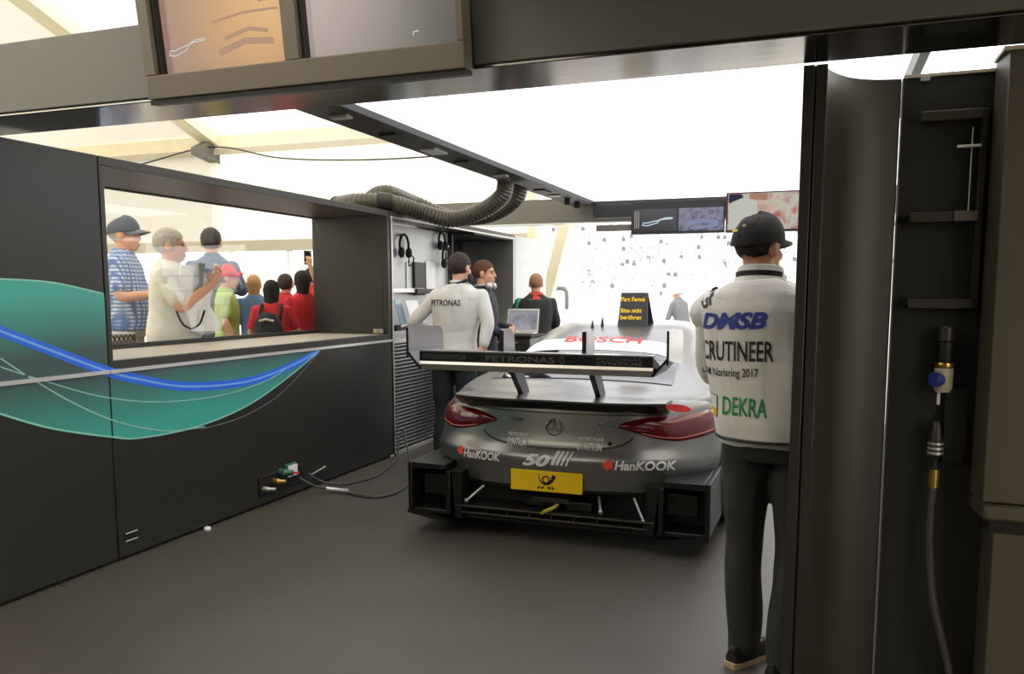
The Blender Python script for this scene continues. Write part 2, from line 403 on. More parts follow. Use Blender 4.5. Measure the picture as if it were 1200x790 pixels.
def beam_between(name, a, b, w, h, m, parent=None, base=V((0, 0, 0))):
    a = V(a) - base; b = V(b) - base; t = (b - a).normalized(); s = t.cross(V((0, 0, 1)))
    s = s.normalized() if s.length > 1e-3 else V((1, 0, 0)); u = s.cross(t)
    R = [[p + s * (i * w / 2) + u * (j * h / 2) for i, j in ((-1, -1), (1, -1), (1, 1), (-1, 1))] for p in (a, b)]
    return MB().rings(R).build(name, m, parent, bevel=0.004)
for i, xr in enumerate((RX, -5.2, 0.0, 4.6)):
    r = structure(empty('roof_rafter', (xr, RY, RZ - 0.15)))
    beam_between('rafter_bar', (xr, EY if i < 2 else GY, (EZ if i < 2 else GZ) - 0.12), (xr, RY, RZ - 0.12), 0.3 if i == 0 else 0.2, 0.22, M_cream, r, V((xr, RY, RZ - 0.15)))
    beam_between('rafter_bar', (xr, -5, EZ - 0.32), (xr, RY, RZ - 0.12), 0.2, 0.2, M_cream, r, V((xr, RY, RZ - 0.15)))
    if i == 0:
        MB().prism([(0, 0), (0.55, 0.10), (0.55, 0.22), (0, 0.5)], lambda u, v, d: V((d, EY - RY - u, EZ - RZ - 0.35 + v)), -0.08, 0.08).build('knee_plate', M_beam, r)
eb = structure(empty('beam_eave', (-8, EY, EZ)))
box('eave_bar', (-8, -0.12, -0.28), (2.9, 0.06, -0.02), M_cream, eb, 0.004)
box('eave_lip', (-8, -0.16, -0.36), (2.9, -0.12, -0.26), M_sill, eb)
wf = structure(empty('wall_front', (-8, EY, 0))); WF = V((-8, EY, 0))
quadp('tent_wall_sheet', [(-16, EY, 2.43), (RX, EY, 2.43), (RX, EY, EZ - 0.1), (-16, EY, EZ - 0.1)], M_tb, wf, WF)
quadp('tent_wall_sheet', [(RX, EY, 2.43), (-4.3, EY, 2.43), (-4.3, EY, EZ - 0.1), (RX, EY, EZ - 0.1)], M_tc, wf, WF)
loc_box('cross_bar', (-16, EY - 0.08, 2.24), (-4.3, EY + 0.04, 2.43), M_sill, wf, WF)
for xm in (-15.5, -13.2, -11.5, -10.04, -8.79, -7.3, -5.8, -4.35):
    loc_box('mullion', (xm - 0.03, EY - 0.05, -0.06), (xm + 0.03, EY + 0.03, 2.24), M_white, wf, WF)
loc_box('tent_pole', (RX - 0.07, EY - 0.09, 0.25), (RX + 0.07, EY + 0.05, EZ - 0.1), M_white, wf, WF)
ws = structure(empty('wall_side', (-16, 4, 0)))
quadp('tent_wall_sheet', [(-16, -5, 0), (-16, EY, 0), (-16, EY, EZ), (-16, -5, EZ)], M_tc, ws, V((-16, 4, 0)))
quadp('tent_gable', [(-16, -5, EZ - 0.2), (-16, EY, EZ), (-16, RY, RZ), (-16, RY, RZ)], M_tc, ws, V((-16, 4, 0)))
wbk = structure(empty('wall_back', (0, -5, 0)))
quadp('tent_wall_sheet', [(-16, -5, 0), (9, -5, 0), (9, -5, EZ - 0.2), (-16, -5, EZ - 0.2)], M_tc, wbk, V((0, -5, 0)))
wr2 = structure(empty('wall_far_right', (9, 4, 0)))
quadp('tent_wall_sheet', [(9, -5, 0), (9, GY, 0), (9, GY, EZ), (9, -5, EZ)], M_tc, wr2, V((9, 4, 0)))
quadp('tent_gable', [(9, -5, EZ - 0.2), (9, GY, EZ), (9, RY, RZ), (9, RY, RZ)], M_tc, wr2, V((9, 4, 0)))
# pair of tent legs and a brace at the garage mouth
for nm, a, b, wdt in (('tent_leg', (-3.95, 11.6, -0.06), (-3.95, 11.6, 4.4), 0.13), ('tent_brace', (-4.05, 11.7, 0.3), (-3.35, 11.7, 3.0), 0.17)):
    o = beam_between(nm, a, b, wdt, 0.16, M_cream); structure(o)
# two thin cables slung below the tent roof
c1 = MB().tube(smoothpath([(-16.0, 12.0, 3.45), (-12.2, 12.1, 3.75), (-10.2, 12.2, 4.05), (-8.6, 12.0, 3.75), (-7.0, 11.8, 3.60), (-5.4, 11.6, 3.55), (-4.2, 11.6, 3.62)]), 0.013, 6).build('cable', M_dark)
tag(c1, 'thin dark cable slung along the cream tent wall above the hatch', 'cable')

# --- right side: post, curved panel, black back panel
rp = structure(empty('post_right', (0, 3.05, 0)))
box('post_face', (-0.077, -0.045, 0), (-0.042, 0.05, 2.25), M_black2, rp, 0.003)
box('post_face', (-0.036, -0.043, 0), (0.0, 0.05, 2.25), M_black2, rp, 0.003)
box('post_core', (-0.05, -0.03, 0), (-0.02, 0.045, 2.249), M_dark, rp)
curve = [(0.0, 3.015), (0.012, 3.05), (0.039, 3.11), (0.081, 3.172), (0.152, 3.222), (0.24, 3.245)]
cpts = [(p.x, p.y) for p in smoothpath([V((a, b, 0)) for a, b in curve], 6)]
wr = structure(empty('wall_right', (0.3, 3.25, 0))); WR = V((0.3, 3.25, 0))
G = [[V((a, b, z)) - WR for a, b in cpts] for z in (0, 2.235)]
mbc = MB().grid(G); mbc.grid([[V((a, b + 0.02, z)) - WR for a, b in cpts] for z in (0, 2.235)])
mbc.grid([[V((a, b, 2.235)) - WR for a, b in cpts], [V((a, b + 0.02, 2.235)) - WR for a, b in cpts]])
wcv = structure(empty('wall_curved', WR)); mbc.build('curved_panel', M_black2, wcv)
loc_box('panel_edge', (0.243, 3.235, 0), (0.247, 3.27, 2.235), M_beam, wcv, WR)
loc_box('back_panel', (0.249, 3.272, 0), (0.70, 3.30, 2.24), M_black, wr, WR)
loc_box('top_cap', (0.249, 3.262, 2.24), (0.70, 3.31, 2.25), M_sill, wr, WR)
loc_box('top_clip', (0.30, 3.255, 2.225), (0.33, 3.272, 2.24), M_alu, wr, WR)
wgr = structure(box('wall_garage_right', (0.75, 3.4, 0.0), (0.80, 9.9, 2.25), mat('pale_side_panel', rgb(205, 206, 206), 0.5, 0, 0.04, 2)))
# unseen flat black panel, added above the camera to darken the near header
cbr = structure(empty('ceiling_darkener', (0.5, 0, 2.62)))
box('shade_panel', (-1.58, 0.2, 0.0), (1.16, 2.63, 0.05), M_black, cbr)
wbr = structure(box('wall_darkener', (-3.58, -2.25, 0), (3.2, -2.2, 3.7), M_black))  # unseen dark wall, added to darken the header and the car's rear reflections
# tall black unit at the right edge with a ledge
tu = empty('tall_cabinet', (0.9, 3.0, 0), label='tall black unit with chamfered ledge at the right beside the air hose', cat='cabinet'); TU = V((0.9, 3.0, 0))
G = [(0.525, 3.25), (0.540, 3.10), (1.5, 3.10), (1.5, 3.25)]
MB().prism(G, lambda u, v, d: V((u, v, d)) - TU, 0.80, 2.262).build('upper_body', mat('brown_black_unit', rgb(76, 70, 58), 0.45, 0, 0.06, 5, 0.04, 200), tu, bevel=0.004)
MB().prism([(0.525, 3.25), (0.540, 3.06), (1.5, 3.06), (1.5, 3.25)], lambda u, v, d: V((u, v, d)) - TU, 0.745, 0.795).build('ledge', MATS['brown_black_unit'], tu, bevel=0.012)
MB().prism([(0.570, 3.25), (0.575, 3.08), (1.5, 3.08), (1.5, 3.25)], lambda u, v, d: V((u, v, d)) - TU, 0.0, 0.70).build('lower_door', MATS['brown_black_unit'], tu, bevel=0.004)
MB().prism([(0.56, 3.25), (0.565, 3.10), (1.5, 3.10), (1.5, 3.25)], lambda u, v, d: V((u, v, d)) - TU, 0.70, 0.745).build('shadow_gap', M_dark, tu)
loc_box('top_cap', (0.52, 3.09, 2.263), (1.5, 3.255, 2.275), M_sill, tu, TU)

# =================================================================== OBJECTS
# --- pit cabinet continuing the left wall
cb = empty('pit_cabinet', (WX, 8.28, 0), label='long black pit cabinet with open grey-backed bay above a slatted shutter', cat='cabinet'); CB = V((WX, 8.28, 0))
def cbx(name, a, b, m, bevel=0.003): return loc_box(name, a, b, m, cb, CB, bevel)
C0, C1 = 6.67, 9.90
cbx('top_panel', (XB, C0, 2.18), (WX, C1, 2.225), M_black2)
cbx('top_edge', (WX - 0.012, C0, 2.165), (WX + 0.004, C1, 2.183), M_alu)
cbx('side_panel', (XB, C0, 0.02), (WX, C0 + 0.035, 2.18), M_black2)
cbx('side_edge', (WX, C0 + 0.008, 0.02), (WX + 0.006, C0 + 0.03, 2.18), M_alu)
cbx('side_panel', (XB, C1 - 0.03, 0.02), (WX, C1, 2.18), M_alu)
cbx('worktop', (XB, C0 + 0.035, 1.035), (WX, C1 - 0.03, 1.075), M_alu)
cbx('back_panel', (-3.97, C0 + 0.036, 1.075), (-3.95, 8.62, 2.165), M_interior)
cbx('divider', (-4.35, 8.62, 1.075), (-3.90, 8.65, 2.165), M_dark)
cbx('bay_back', (-4.35, 8.65, 1.075), (-4.32, C1 - 0.03, 2.165), M_dark)
cbx('bay_ceiling', (-4.32, 8.65, 2.150), (WX - 0.02, C1 - 0.03, 2.18), M_dark)
cbx('shutter_back', (WX - 0.05, C0 + 0.036, 0.02), (WX - 0.03, C1 - 0.03, 1.03), M_dark)
M_slat = mat('grey_shutter_slat', rgb(92, 98, 98), 0.32, 0.5)
ns = 29; sl = None
for i in range(ns):
    z0 = 0.05 + i * 0.0338
    if sl is None:
        R = [[V((WX - 0.028 + dx, yy, z0 + dz)) - CB for dx, dz in ((0, 0), (0.016, 0.002), (0.020, 0.012), (0.016, 0.026), (0, 0.029))] for yy in (C0 + 0.04, C1 - 0.035)]
        sl = MB().rings(R).build('slat', M_slat, cb)
    else:
        c = sl.copy(); COL.objects.link(c); c.parent = cb; c.location = (0, 0, i * 0.0338)
cbx('kick_strip', (WX - 0.02, C0 + 0.036, 0.0), (WX + 0.004, C1 - 0.03, 0.035), M_alu)
# equipment rack inside the bay
cbx('equipment_rail', (-3.945, 6.72, 1.50), (-3.86, 7.85, 1.545), M_alu)
cbx('equipment_rail', (-3.945, 7.62, 1.49), (-3.84, 8.05, 1.54), M_dark)
structure(box('wall_end', (XB, 9.93, 0.0), (WX, 11.2, 2.21), mat('pale_grey_partition', rgb(186, 192, 194), 0.4, 0, 0.04, 2), None, 0.004))
we = bpy.data.objects['wall_end']
for (x0, y0, x1, y1) in ((613, 295, 622, 303), (628, 296, 638, 310), (630, 311, 638, 316), (612, 313, 624, 320)):
    a = onX(x0, y0, WX); b = onX(x1, y1, WX)
    box('paper_sheet', (WX, a.y, b.z), (WX + 0.003, b.y, a.z), M_white, we)
# things hung / leaned in the bay
def headset(label, p, s=1.0):
    e = empty('headset', p, label=label, cat='headset', group='headsets hung in the pit cabinet')
    pts = [V((0.02, 0.095 * s * math.sin(a), 0.11 * s * math.cos(a))) for a in [(-2.2 + 4.4 * i / 18) for i in range(19)]]
    MB().tube(pts, 0.013, 8).build('headband', M_rubber, e)
    for k in (-1, 1):
        MB().ell((0.03, k * 0.078 * s, -0.07 * s), (0.035, 0.03, 0.055), 14, 8).build('ear_cup', M_rubber, e)
    MB().tube(smoothpath([(0.05, 0.09 * s, -0.09), (0.06, 0.13 * s, -0.12), (0.06, 0.10 * s, -0.17), (0.05, 0.04 * s, -0.20), (0.04, 0.06, -0.13)]), 0.007, 6).build('microphone_lead', M_rubber, e)
    MB().cyl((-0.02, 0, 0.11 * s), (0.05, 0, 0.11 * s), 0.008).build('hook', M_alu, e)
    return e
p = onX(470, 288, -3.95); headset('black headset with coiled lead hung nearest the window jamb', (-3.935, p.y, p.z + 0.0), 1.0)
p = onX(514, 282, -3.95); headset('upper black headset hung above the man in the light grey shirt', (-3.93, p.y, p.z), 0.8)
p = onX(515, 298, -3.95); headset('lower black headset hung behind the man in the light grey shirt', (-3.90, p.y + 0.03, p.z - 0.03), 1.05)
def cab_plate(name, label, cat, x0, y0, x1, y1, X, th, m, lean=0.0):
    a = onX(x0, y0, X); b = onX(x1, y1, X)
    e = MB()
    R = [[V((X + lean * (1 - t) + d, yy, b.z + (a.z - b.z) * t)) for yy, d in ((a.y, 0), (b.y, 0), (b.y, th), (a.y, th))] for t in (0, 1)]
    return tag(e.rings(R).build(name, m, None, bevel=0.004), label, cat)
M_sheet = mat('white_glossy_sheet', rgb(228, 230, 232), 0.25)
cab_plate('display_tablet', 'narrow black display hanging beside white sheet in the grey cabinet bay', 'display', 484, 307, 497, 346, -3.925, 0.02, M_dark)
cab_plate('paper_sheet', 'white sheet pinned left of the narrow black display in cabinet bay', 'paper', 476, 307, 483, 343, -3.944, 0.004, M_sheet)
cab_plate('paper_sheet', 'bright white sheet pinned right of the narrow black display in cabinet bay', 'paper', 499, 306, 510, 344, -3.944, 0.004, M_sheet)
cab_plate('folded_screen', 'white leaning board standing on the cabinet worktop under the rail', 'board', 473, 352, 488, 384, -3.78, 0.012, M_sheet, 0.10)
cab_plate('folded_screen', 'pale blue board leaning on the cabinet worktop by the window jamb', 'board', 461, 352, 469, 384, -3.86, 0.012, mat('pale_blue_board', rgb(170, 195, 215), 0.3), 0.08)
bk = empty('cable_box', onX(466, 383, -3.66), label='small black junction box with silver lever on the cabinet worktop edge', cat='box')
box('body', (-0.06, -0.09, -0.035), (0.04, 0.10, 0.015), M_dark, bk, 0.004); MB().cyl((0.045, -0.03, 0.0), (0.05, 0.12, 0.02), 0.010).build('lever', M_alu, bk)
la = empty('latch', onX(424, 386, XB + 0.72) + V((0.0, 0, 0)), label='small metal latch screwed to dark jamb at end of window sill', cat='latch')
la.location = (-3.72, 6.60, 1.155)
box('plate', (-0.05, -0.004, -0.018), (0.05, 0.008, 0.018), M_alu, la); MB().cyl((0.0, -0.03, 0.0), (0.0, 0.0, 0.0), 0.012).build('knob', M_brass, la)

# --- corrugated ducts from the cabinet top up to the ceiling frame
def duct(label, pts, r):
    P = smoothpath(pts, 16); e = empty('air_duct', P[0], label=label, cat='hose', group='corrugated ducts above the cabinet')
    L = [p - P[0] for p in P]
    MB().tube(L, r, 18, 0, lambda i: r * (1.0 + 0.055 * (1 if i % 2 else -1))).build('corrugated_hose', mat('olive_black_duct', rgb(62, 58, 48), 0.4, 0, 0.1, 10), e)
    for i in (0, len(L) - 3):
        MB().tube(L[i:i + 3], r * 1.12, 18).build('cuff', M_dark, e)
    if r > 0.073: MB().tube(L[26:33], r * 1.16, 18).build('clamp_collar', M_dark, e)
    return e
duct('front corrugated black duct sagging from cabinet top to the luminous ceiling frame', [(-4.25, 6.80, 2.31), (-3.92, 6.62, 2.31), (-3.66, 6.75, 2.305), (-3.50, 7.0, 2.25), (-3.25, 7.15, 2.18), (-2.95, 7.15, 2.24), (-2.72, 7.1, 2.36), (-2.68, 7.1, 2.50)], 0.075)
duct('rear corrugated black duct arching behind the front one over the cabinet', [(-4.30, 7.3, 2.32), (-4.0, 7.0, 2.38), (-3.80, 6.95, 2.42), (-3.72, 7.4, 2.36), (-3.45, 7.62, 2.24), (-3.05, 7.62, 2.25), (-2.74, 7.5, 2.36), (-2.68, 7.5, 2.50)], 0.072)

# --- near monitors in a tilted housing on the header
mh = empty('monitor_housing', (-1.754, 2.57, 2.225), label='wide grey-brown housing with two lit screens hung on the near header beam', cat='monitor')
mh.rotation_euler = (math.radians(7.5), 0, 0)
HW = 0.651
M_house = mat('taupe_monitor_housing', rgb(104, 95, 84), 0.45, 0, 0.05, 3)
box('bottom_rail', (-HW, -0.02, 0), (HW, 0.05, 0.085), M_house, mh, 0.004)
box('top_rail', (-HW, -0.02, 0.46), (HW, 0.05, 0.52), M_house, mh, 0.004)
box('side_stile', (-HW, -0.02, 0.085), (-HW + 0.05, 0.05, 0.46), M_house, mh, 0.003)
box('side_stile', (HW - 0.024, -0.02, 0.085), (HW, 0.05, 0.46), M_house, mh, 0.003)
box('middle_stile', (-0.03, -0.02, 0.085), (0.03, 0.05, 0.46), M_house, mh, 0.003)
box('back_shell', (-HW + 0.01, 0.05, 0.01), (HW - 0.01, 0.09, 0.51), M_dark, mh)
box('under_strip', (-HW, -0.01, -0.018), (HW, 0.04, -0.001), M_dark, mh)
S1 = screen_mat('orange_lit_screen', [(0.0, rgb(150, 132, 128)), (0.35, rgb(180, 140, 115)), (0.75, rgb(226, 172, 112)), (1, rgb(240, 190, 125))], s=0.75, kind=((0.20, 0, -0.55), (1.7, 1.0, 2.0)))
S2 = screen_mat('grey_lit_screen', [(0.0, rgb(78, 76, 68)), (0.4, rgb(116, 112, 106)), (0.8, rgb(170, 154, 150)), (1, rgb(180, 160, 156))], s=1.0, kind=((0.0, 0, -0.45), (1.3, 1.0, 1.3)))
a = box('screen', (-HW + 0.05, 0.03, 0.085), (-0.03, 0.045, 0.46), S1, mh); b = box('screen', (0.03, 0.03, 0.085), (HW - 0.024, 0.045, 0.46), S2, mh)
box('screen_bezel', (-HW + 0.0505, 0.0, 0.0855), (-HW + 0.066, 0.029, 0.4595), M_dark, mh); box('screen_bezel', (0.0305, 0.0, 0.0855), (0.046, 0.029, 0.4595), M_dark, mh)
def screen_line(pts, w, parent, y, m, f=None): return ribbon(pts, w, f or (lambda a, b: V((a, y, b))), 0).build('track_outline', m, parent, smooth=False)
TR = [(0, 0.008), (0.006, 0.024), (0.03, 0.022), (0.055, 0.03), (0.085, 0.036), (0.12, 0.044), (0.165, 0.046), (0.17, 0.052), (0.13, 0.052), (0.10, 0.042), (0.085, 0.022), (0.055, 0.012), (0.03, 0.004), (0.0, 0.008)]
M_trk = emission('screen_white_line', (1, 1, 0.95, 1), 0.62)
screen_line([(-0.565 + a, 0.148 + b) for a, b in TR], 0.004, mh, 0.028, M_trk)
M_trk2 = emission('screen_grey_line', (0.8, 0.70, 0.66, 1), 0.46)
M_trk3 = emission('screen_faint_picture', (0.62, 0.40, 0.27, 1), 0.74)
for pts, w in (([(-0.34, 0.145), (-0.22, 0.175), (-0.10, 0.165)], 0.022), ([(-0.31, 0.19), (-0.20, 0.215), (-0.12, 0.20)], 0.014), ([(-0.36, 0.25), (-0.22, 0.27), (-0.07, 0.27)], 0.008), ([(-0.15, 0.30), (-0.07, 0.31)], 0.008)):
    ribbon(pts, w, lambda a, b: V((a, 0.0285, b))).build('faint_picture', M_trk3, mh, smooth=False)
for k in range(4): screen_line([(0.36 + 0.02 * k, 0.345 + 0.014 * k), (0.50, 0.35 + 0.014 * k)], 0.004, mh, 0.0285, M_trk2)
screen_line([(0.45, 0.125), (0.452, 0.137), (0.47, 0.139)], 0.004, mh, 0.0285, M_trk)

# --- far monitors under the luminous ceiling
FYm = 9.40
fm = empty('monitor_bar', (-1.5, FYm, 2.32), label='black bar with two screens hung under the far end of the luminous ceiling', cat='monitor'); FMB = V((-1.5, FYm, 2.32))
loc_box('housing', (-2.03, FYm, 2.155), (-1.00, FYm + 0.08, 2.515), M_dark, fm, FMB, 0.004)
loc_box('mount_bar', (-2.45, FYm + 0.05, 2.205), (-2.03, FYm + 0.12, 2.275), M_soffit, fm, FMB, 0.004)
loc_box('mount_bar', (-2.50, FYm + 0.10, 2.36), (-2.03, FYm + 0.14, 2.49), M_dark, fm, FMB)
S3 = screen_mat('dark_timing_screen', [(0.3, rgb(20, 20, 22)), (0.7, rgb(34, 34, 38))], 8, 0.7)
S4 = screen_mat('race_picture_screen', [(0.3, rgb(40, 42, 62)), (0.45, rgb(90, 92, 125)), (0.55, rgb(130, 125, 150)), (0.65, rgb(60, 60, 85)), (0.8, rgb(160, 110, 110))], 9, 0.8)
S5 = screen_mat('crowd_picture_screen', [(0.25, rgb(35, 40, 60)), (0.42, rgb(190, 150, 130)), (0.5, rgb(175, 178, 160)), (0.6, rgb(170, 70, 60)), (0.75, rgb(40, 35, 45))], 4.5, 0.9)
loc_box('screen', (-2.00, FYm - 0.006, 2.18), (-1.515, FYm, 2.43), S3, fm, FMB)
loc_box('screen', (-1.495, FYm - 0.006, 2.18), (-1.01, FYm, 2.43), S4, fm, FMB)
def fmm(a, b): return V((a, FYm - 0.009, b)) - FMB
screen_line([(-1.90 + a * 2.0, 2.24 + b * 1.7) for a, b in TR], 0.012, fm, 0, emission('timing_track_line', (0.7, 0.85, 0.95, 1), 0.8), fmm)
for k in range(3): screen_line([(-1.985 + 0.022 * k, 2.22), (-1.985 + 0.022 * k, 2.41)], 0.010, fm, 0, M_trk2, fmm)
# the picture of a racing car on the second screen
for pts, w in (([(-1.42, 2.24), (-1.30, 2.29), (-1.16, 2.28), (-1.06, 2.25)], 0.045), ([(-1.36, 2.21), (-1.20, 2.22), (-1.07, 2.24)], 0.03)):
    ribbon(pts, w, fmm).build('car_picture', emission('screen_car_grey', (0.28, 0.32, 0.48, 1), 0.8), fm, smooth=False)
fm2 = empty('large_monitor', (-0.45, FYm, 2.35), label='larger black monitor showing a colourful picture above the capped man', cat='monitor'); FM2 = V((-0.45, FYm, 2.35))
loc_box('housing', (-0.985, FYm - 0.02, 2.150), (0.12, FYm + 0.06, 2.575), M_dark, fm2, FM2, 0.004)
loc_box('screen', (-0.965, FYm - 0.026, 2.175), (0.10, FYm - 0.02, 2.56), S5, fm2, FM2)
def fm2m(a, b): return V((a, FYm - 0.029, b)) - FM2
for nm, pts, c in (('shirt_picture', [(-0.955, 2.18), (-0.66, 2.18), (-0.66, 2.47), (-0.78, 2.52), (-0.955, 2.44)], (0.55, 0.57, 0.5, 1)), ('dark_picture', [(-0.955, 2.46), (-0.80, 2.52), (-0.83, 2.555), (-0.955, 2.555)], (0.03, 0.035, 0.06, 1)),
                  ('face_picture', [(-0.74, 2.50), (-0.56, 2.48), (-0.55, 2.555), (-0.74, 2.555)], (0.42, 0.22, 0.16, 1)), ('pink_picture', [(-0.22, 2.40), (-0.19, 2.40), (-0.09, 2.55), (-0.13, 2.55)], (0.75, 0.10, 0.42, 1))):
    MB().add([fm2m(a, b) for a, b in pts], [tuple(range(len(pts)))]).build(nm, emission(nm, c, 0.9), fm2, smooth=False)

# --- wall socket, floor cable and small fittings on the left
so = empty('wall_socket', (WX, 5.0, 0.16), label='cluster of green and silver air couplings low on the black wall', cat='coupling')
M_gfit = mat('green_fitting', rgb(60, 110, 90), 0.4, 0.3)
box('mount_plate', (-0.002, -0.30, -0.08), (0.012, 0.22, 0.06), M_dark, so, 0.003)
for i, (yy, zz, m, r) in enumerate(((-0.26, -0.03, M_alu, 0.018), (-0.14, 0.0, M_brass, 0.022), (-0.05, 0.045, M_gfit, 0.03), (0.02, 0.03, M_red, 0.012))):
    MB().tube([(0.0, yy, zz), (0.05, yy, zz), (0.055, yy, zz), (0.10, yy + 0.02, zz)], [r, r, r * 0.7, r * 0.7], 12).build('coupling', m, so)
box('label_plate', (0.03, 0.0, 0.0), (0.04, 0.11, 0.08), M_white, so); box('junction', (0.0, 0.0, -0.01), (0.03, 0.12, 0.09), M_gfit, so, 0.004)
sh = empty('grab_bar', onX(371, 551, WX), label='thin silver handle bar low on the wall right of the couplings', cat='handle')
MB().tube([(0, -0.09, -0.012), (0.02, -0.09, -0.012), (0.02, 0.09, 0.012), (0, 0.09, 0.012)], 0.006, 8).build('bar', M_alu, sh); box('plate', (-0.001, -0.05, -0.06), (0.008, 0.03, -0.02), M_dark, sh)
cbp = [(-3.545, 5.08, 0.14), (-3.47, 5.16, 0.07), (-3.40, 5.26, 0.03), (-3.30, 5.28, 0.014), (-3.12, 5.22, 0.012), (-2.95, 5.25, 0.012), (-2.93, 5.55, 0.012), (-3.08, 5.95, 0.014), (-3.32, 6.40, 0.05), (-3.50, 6.66, 0.18), (-3.575, 6.78, 0.23), (-3.575, 6.70, 0.17), (-3.50, 6.50, 0.04), (-3.40, 6.12, 0.012), (-3.34, 5.80, 0.012), (-3.42, 5.52, 0.012), (-3.52, 5.36, 0.05), (-3.57, 5.26, 0.12)]
fc = empty('floor_cable', (-3.4, 5.3, 0), label='dark cable looping from the wall couplings over the floor to the shutter', cat='cable'); FCB = V((-3.4, 5.3, 0))
MB().tube([p - FCB for p in smoothpath(cbp, 8)], 0.0085, 8).build('lead', mat('grey_cable', rgb(70, 70, 70), 0.45), fc)
MB().tube([V(p) - FCB for p in ((-3.42, 5.235, 0.036), (-3.37, 5.265, 0.026), (-3.25, 5.275, 0.022))], 0.016, 10).build('silver_plug', M_silver, fc)
wlch = empty('wall_latch', onX(153, 628, WX), label='small black flush latch with two silver bars near the floor by the panel joint', cat='latch')
box('plate', (-0.002, -0.04, -0.03), (0.004, 0.045, 0.03), M_dark, wlch)
for dz in (-0.022, 0.022): MB().cyl((0.006, -0.042, dz), (0.006, 0.046, dz), 0.004, 8).build('bar', M_alu, wlch)
wn = empty('wheel_nut', onZ(243, 621, 0), label='tiny white cap lying on floor by the black wall', cat='cap')
MB().tube([(0, 0, 0), (0, 0, 0.012), (0, 0, 0.02)], [0.022, 0.022, 0.014], 12).build('cap_body', M_white, wn)
rg = empty('floor_ring', (WX + 0.035, 3.07, 0.022), label='small dark ring fixed at the foot of the swoosh panel', cat='ring')
MB().tube([V((0.0, 0.022 * math.cos(a), 0.022 * math.sin(a))) for a in [2 * pi * k / 20 for k in range(21)]], 0.003, 6).build('ring', M_rack, rg)

# --- air-line bay on the right
hr = empty('hose_rack', (0.50, 3.27, 1.75), label='black rack of three horizontal arms on the black panel right of the curved one', cat='rack'); HRB = V((0.50, 3.27, 1.75))
loc_box('upright', (0.492, 3.235, 1.44), (0.512, 3.27, 2.115), M_rack, hr, HRB, 0.002)
for z, xx in ((2.095, 0.305), (1.757, 0.285), (1.462, 0.290)):
    loc_box('arm', (xx, 3.20, z - 0.017), (0.492, 3.262, z + 0.017), M_rack, hr, HRB, 0.003)
loc_box('arm_bracket', (0.42, 3.19, 1.742), (0.49, 3.20, 1.775), M_soffit, hr, HRB)
MB().cyl(V((0.42, 3.22, 1.992)) - HRB, V((0.492, 3.22, 1.992)) - HRB, 0.005).build('peg', M_white, hr)
MB().cyl(V((0.47, 3.255, 1.775)) - HRB, V((0.47, 3.255, 2.06)) - HRB, 0.003).build('wire', M_alu, hr)
ar = empty('air_regulator', (0.418, 3.255, 1.2), label='air regulator with brass coupling on the black panel above its hose', cat='regulator'); ARB = V((0.418, 3.255, 1.2))
def lath(name, prof, c, m, parent, n=16):
    MB().tube([V(c) + V((0, 0, z)) for r, z in prof], [r for r, z in prof], n).build(name, m, parent)
lath('valve_cap', [(0.022, 0.13), (0.026, 0.135), (0.026, 0.18), (0.022, 0.185)], (0, -0.04, 0), M_rack, ar)
lath('valve_body', [(0.024, 0.06), (0.026, 0.07), (0.026, 0.13)], (0, -0.04, 0), M_dark, ar)
lath('brass_ring', [(0.030, 0.042), (0.032, 0.05), (0.030, 0.058)], (0, -0.04, 0), M_brass, ar)
lath('gauge_body', [(0.022, -0.045), (0.030, -0.03), (0.030, 0.04)], (0, -0.04, 0), M_sill, ar)
MB().cyl((-0.035, -0.065, 0.0), (-0.012, -0.05, 0.0), 0.026).build('gauge_dial', M_blueprint, ar)
lath('drain_pin', [(0.005, -0.09), (0.006, -0.045)], (-0.012, -0.04, 0), M_white, ar, 8)
box('backplate', (0.01, -0.02, -0.30), (0.085, 0.017, -0.03), M_dark, ar, 0.004)
ah = empty('air_hose', (0.40, 3.20, 0.7), label='black air hose with brass ferrule hanging to the floor at the right', cat='hose'); AHB = V((0.405, 3.215, 0.9))
ah.location = AHB
lath('coupling', [(0.012, 0.02), (0.022, 0.03), (0.024, 0.09), (0.016, 0.13), (0.012, 0.15)], (0, 0, 0), M_rack, ah)
for z in (0.035, 0.052, 0.069): lath('clamp_ring', [(0.026, z), (0.026, z + 0.008)], (0, 0, 0), M_silver, ah)
lath('ferrule', [(0.018, -0.085), (0.018, -0.02)], (0, 0, 0), M_brass, ah); lath('stem', [(0.013, -0.03), (0.013, 0.03)], (0, 0, 0), M_dark, ah)
MB().tube(smoothpath([(0, 0, -0.05), (-0.005, -0.01, -0.25), (0.015, -0.02, -0.48), (0.07, -0.03, -0.70), (0.10, -0.06, -0.84), (0.12, -0.16, -0.885)]), 0.0145, 10).build('hose', mat('charcoal_hose', rgb(62, 60, 56), 0.55), ah)

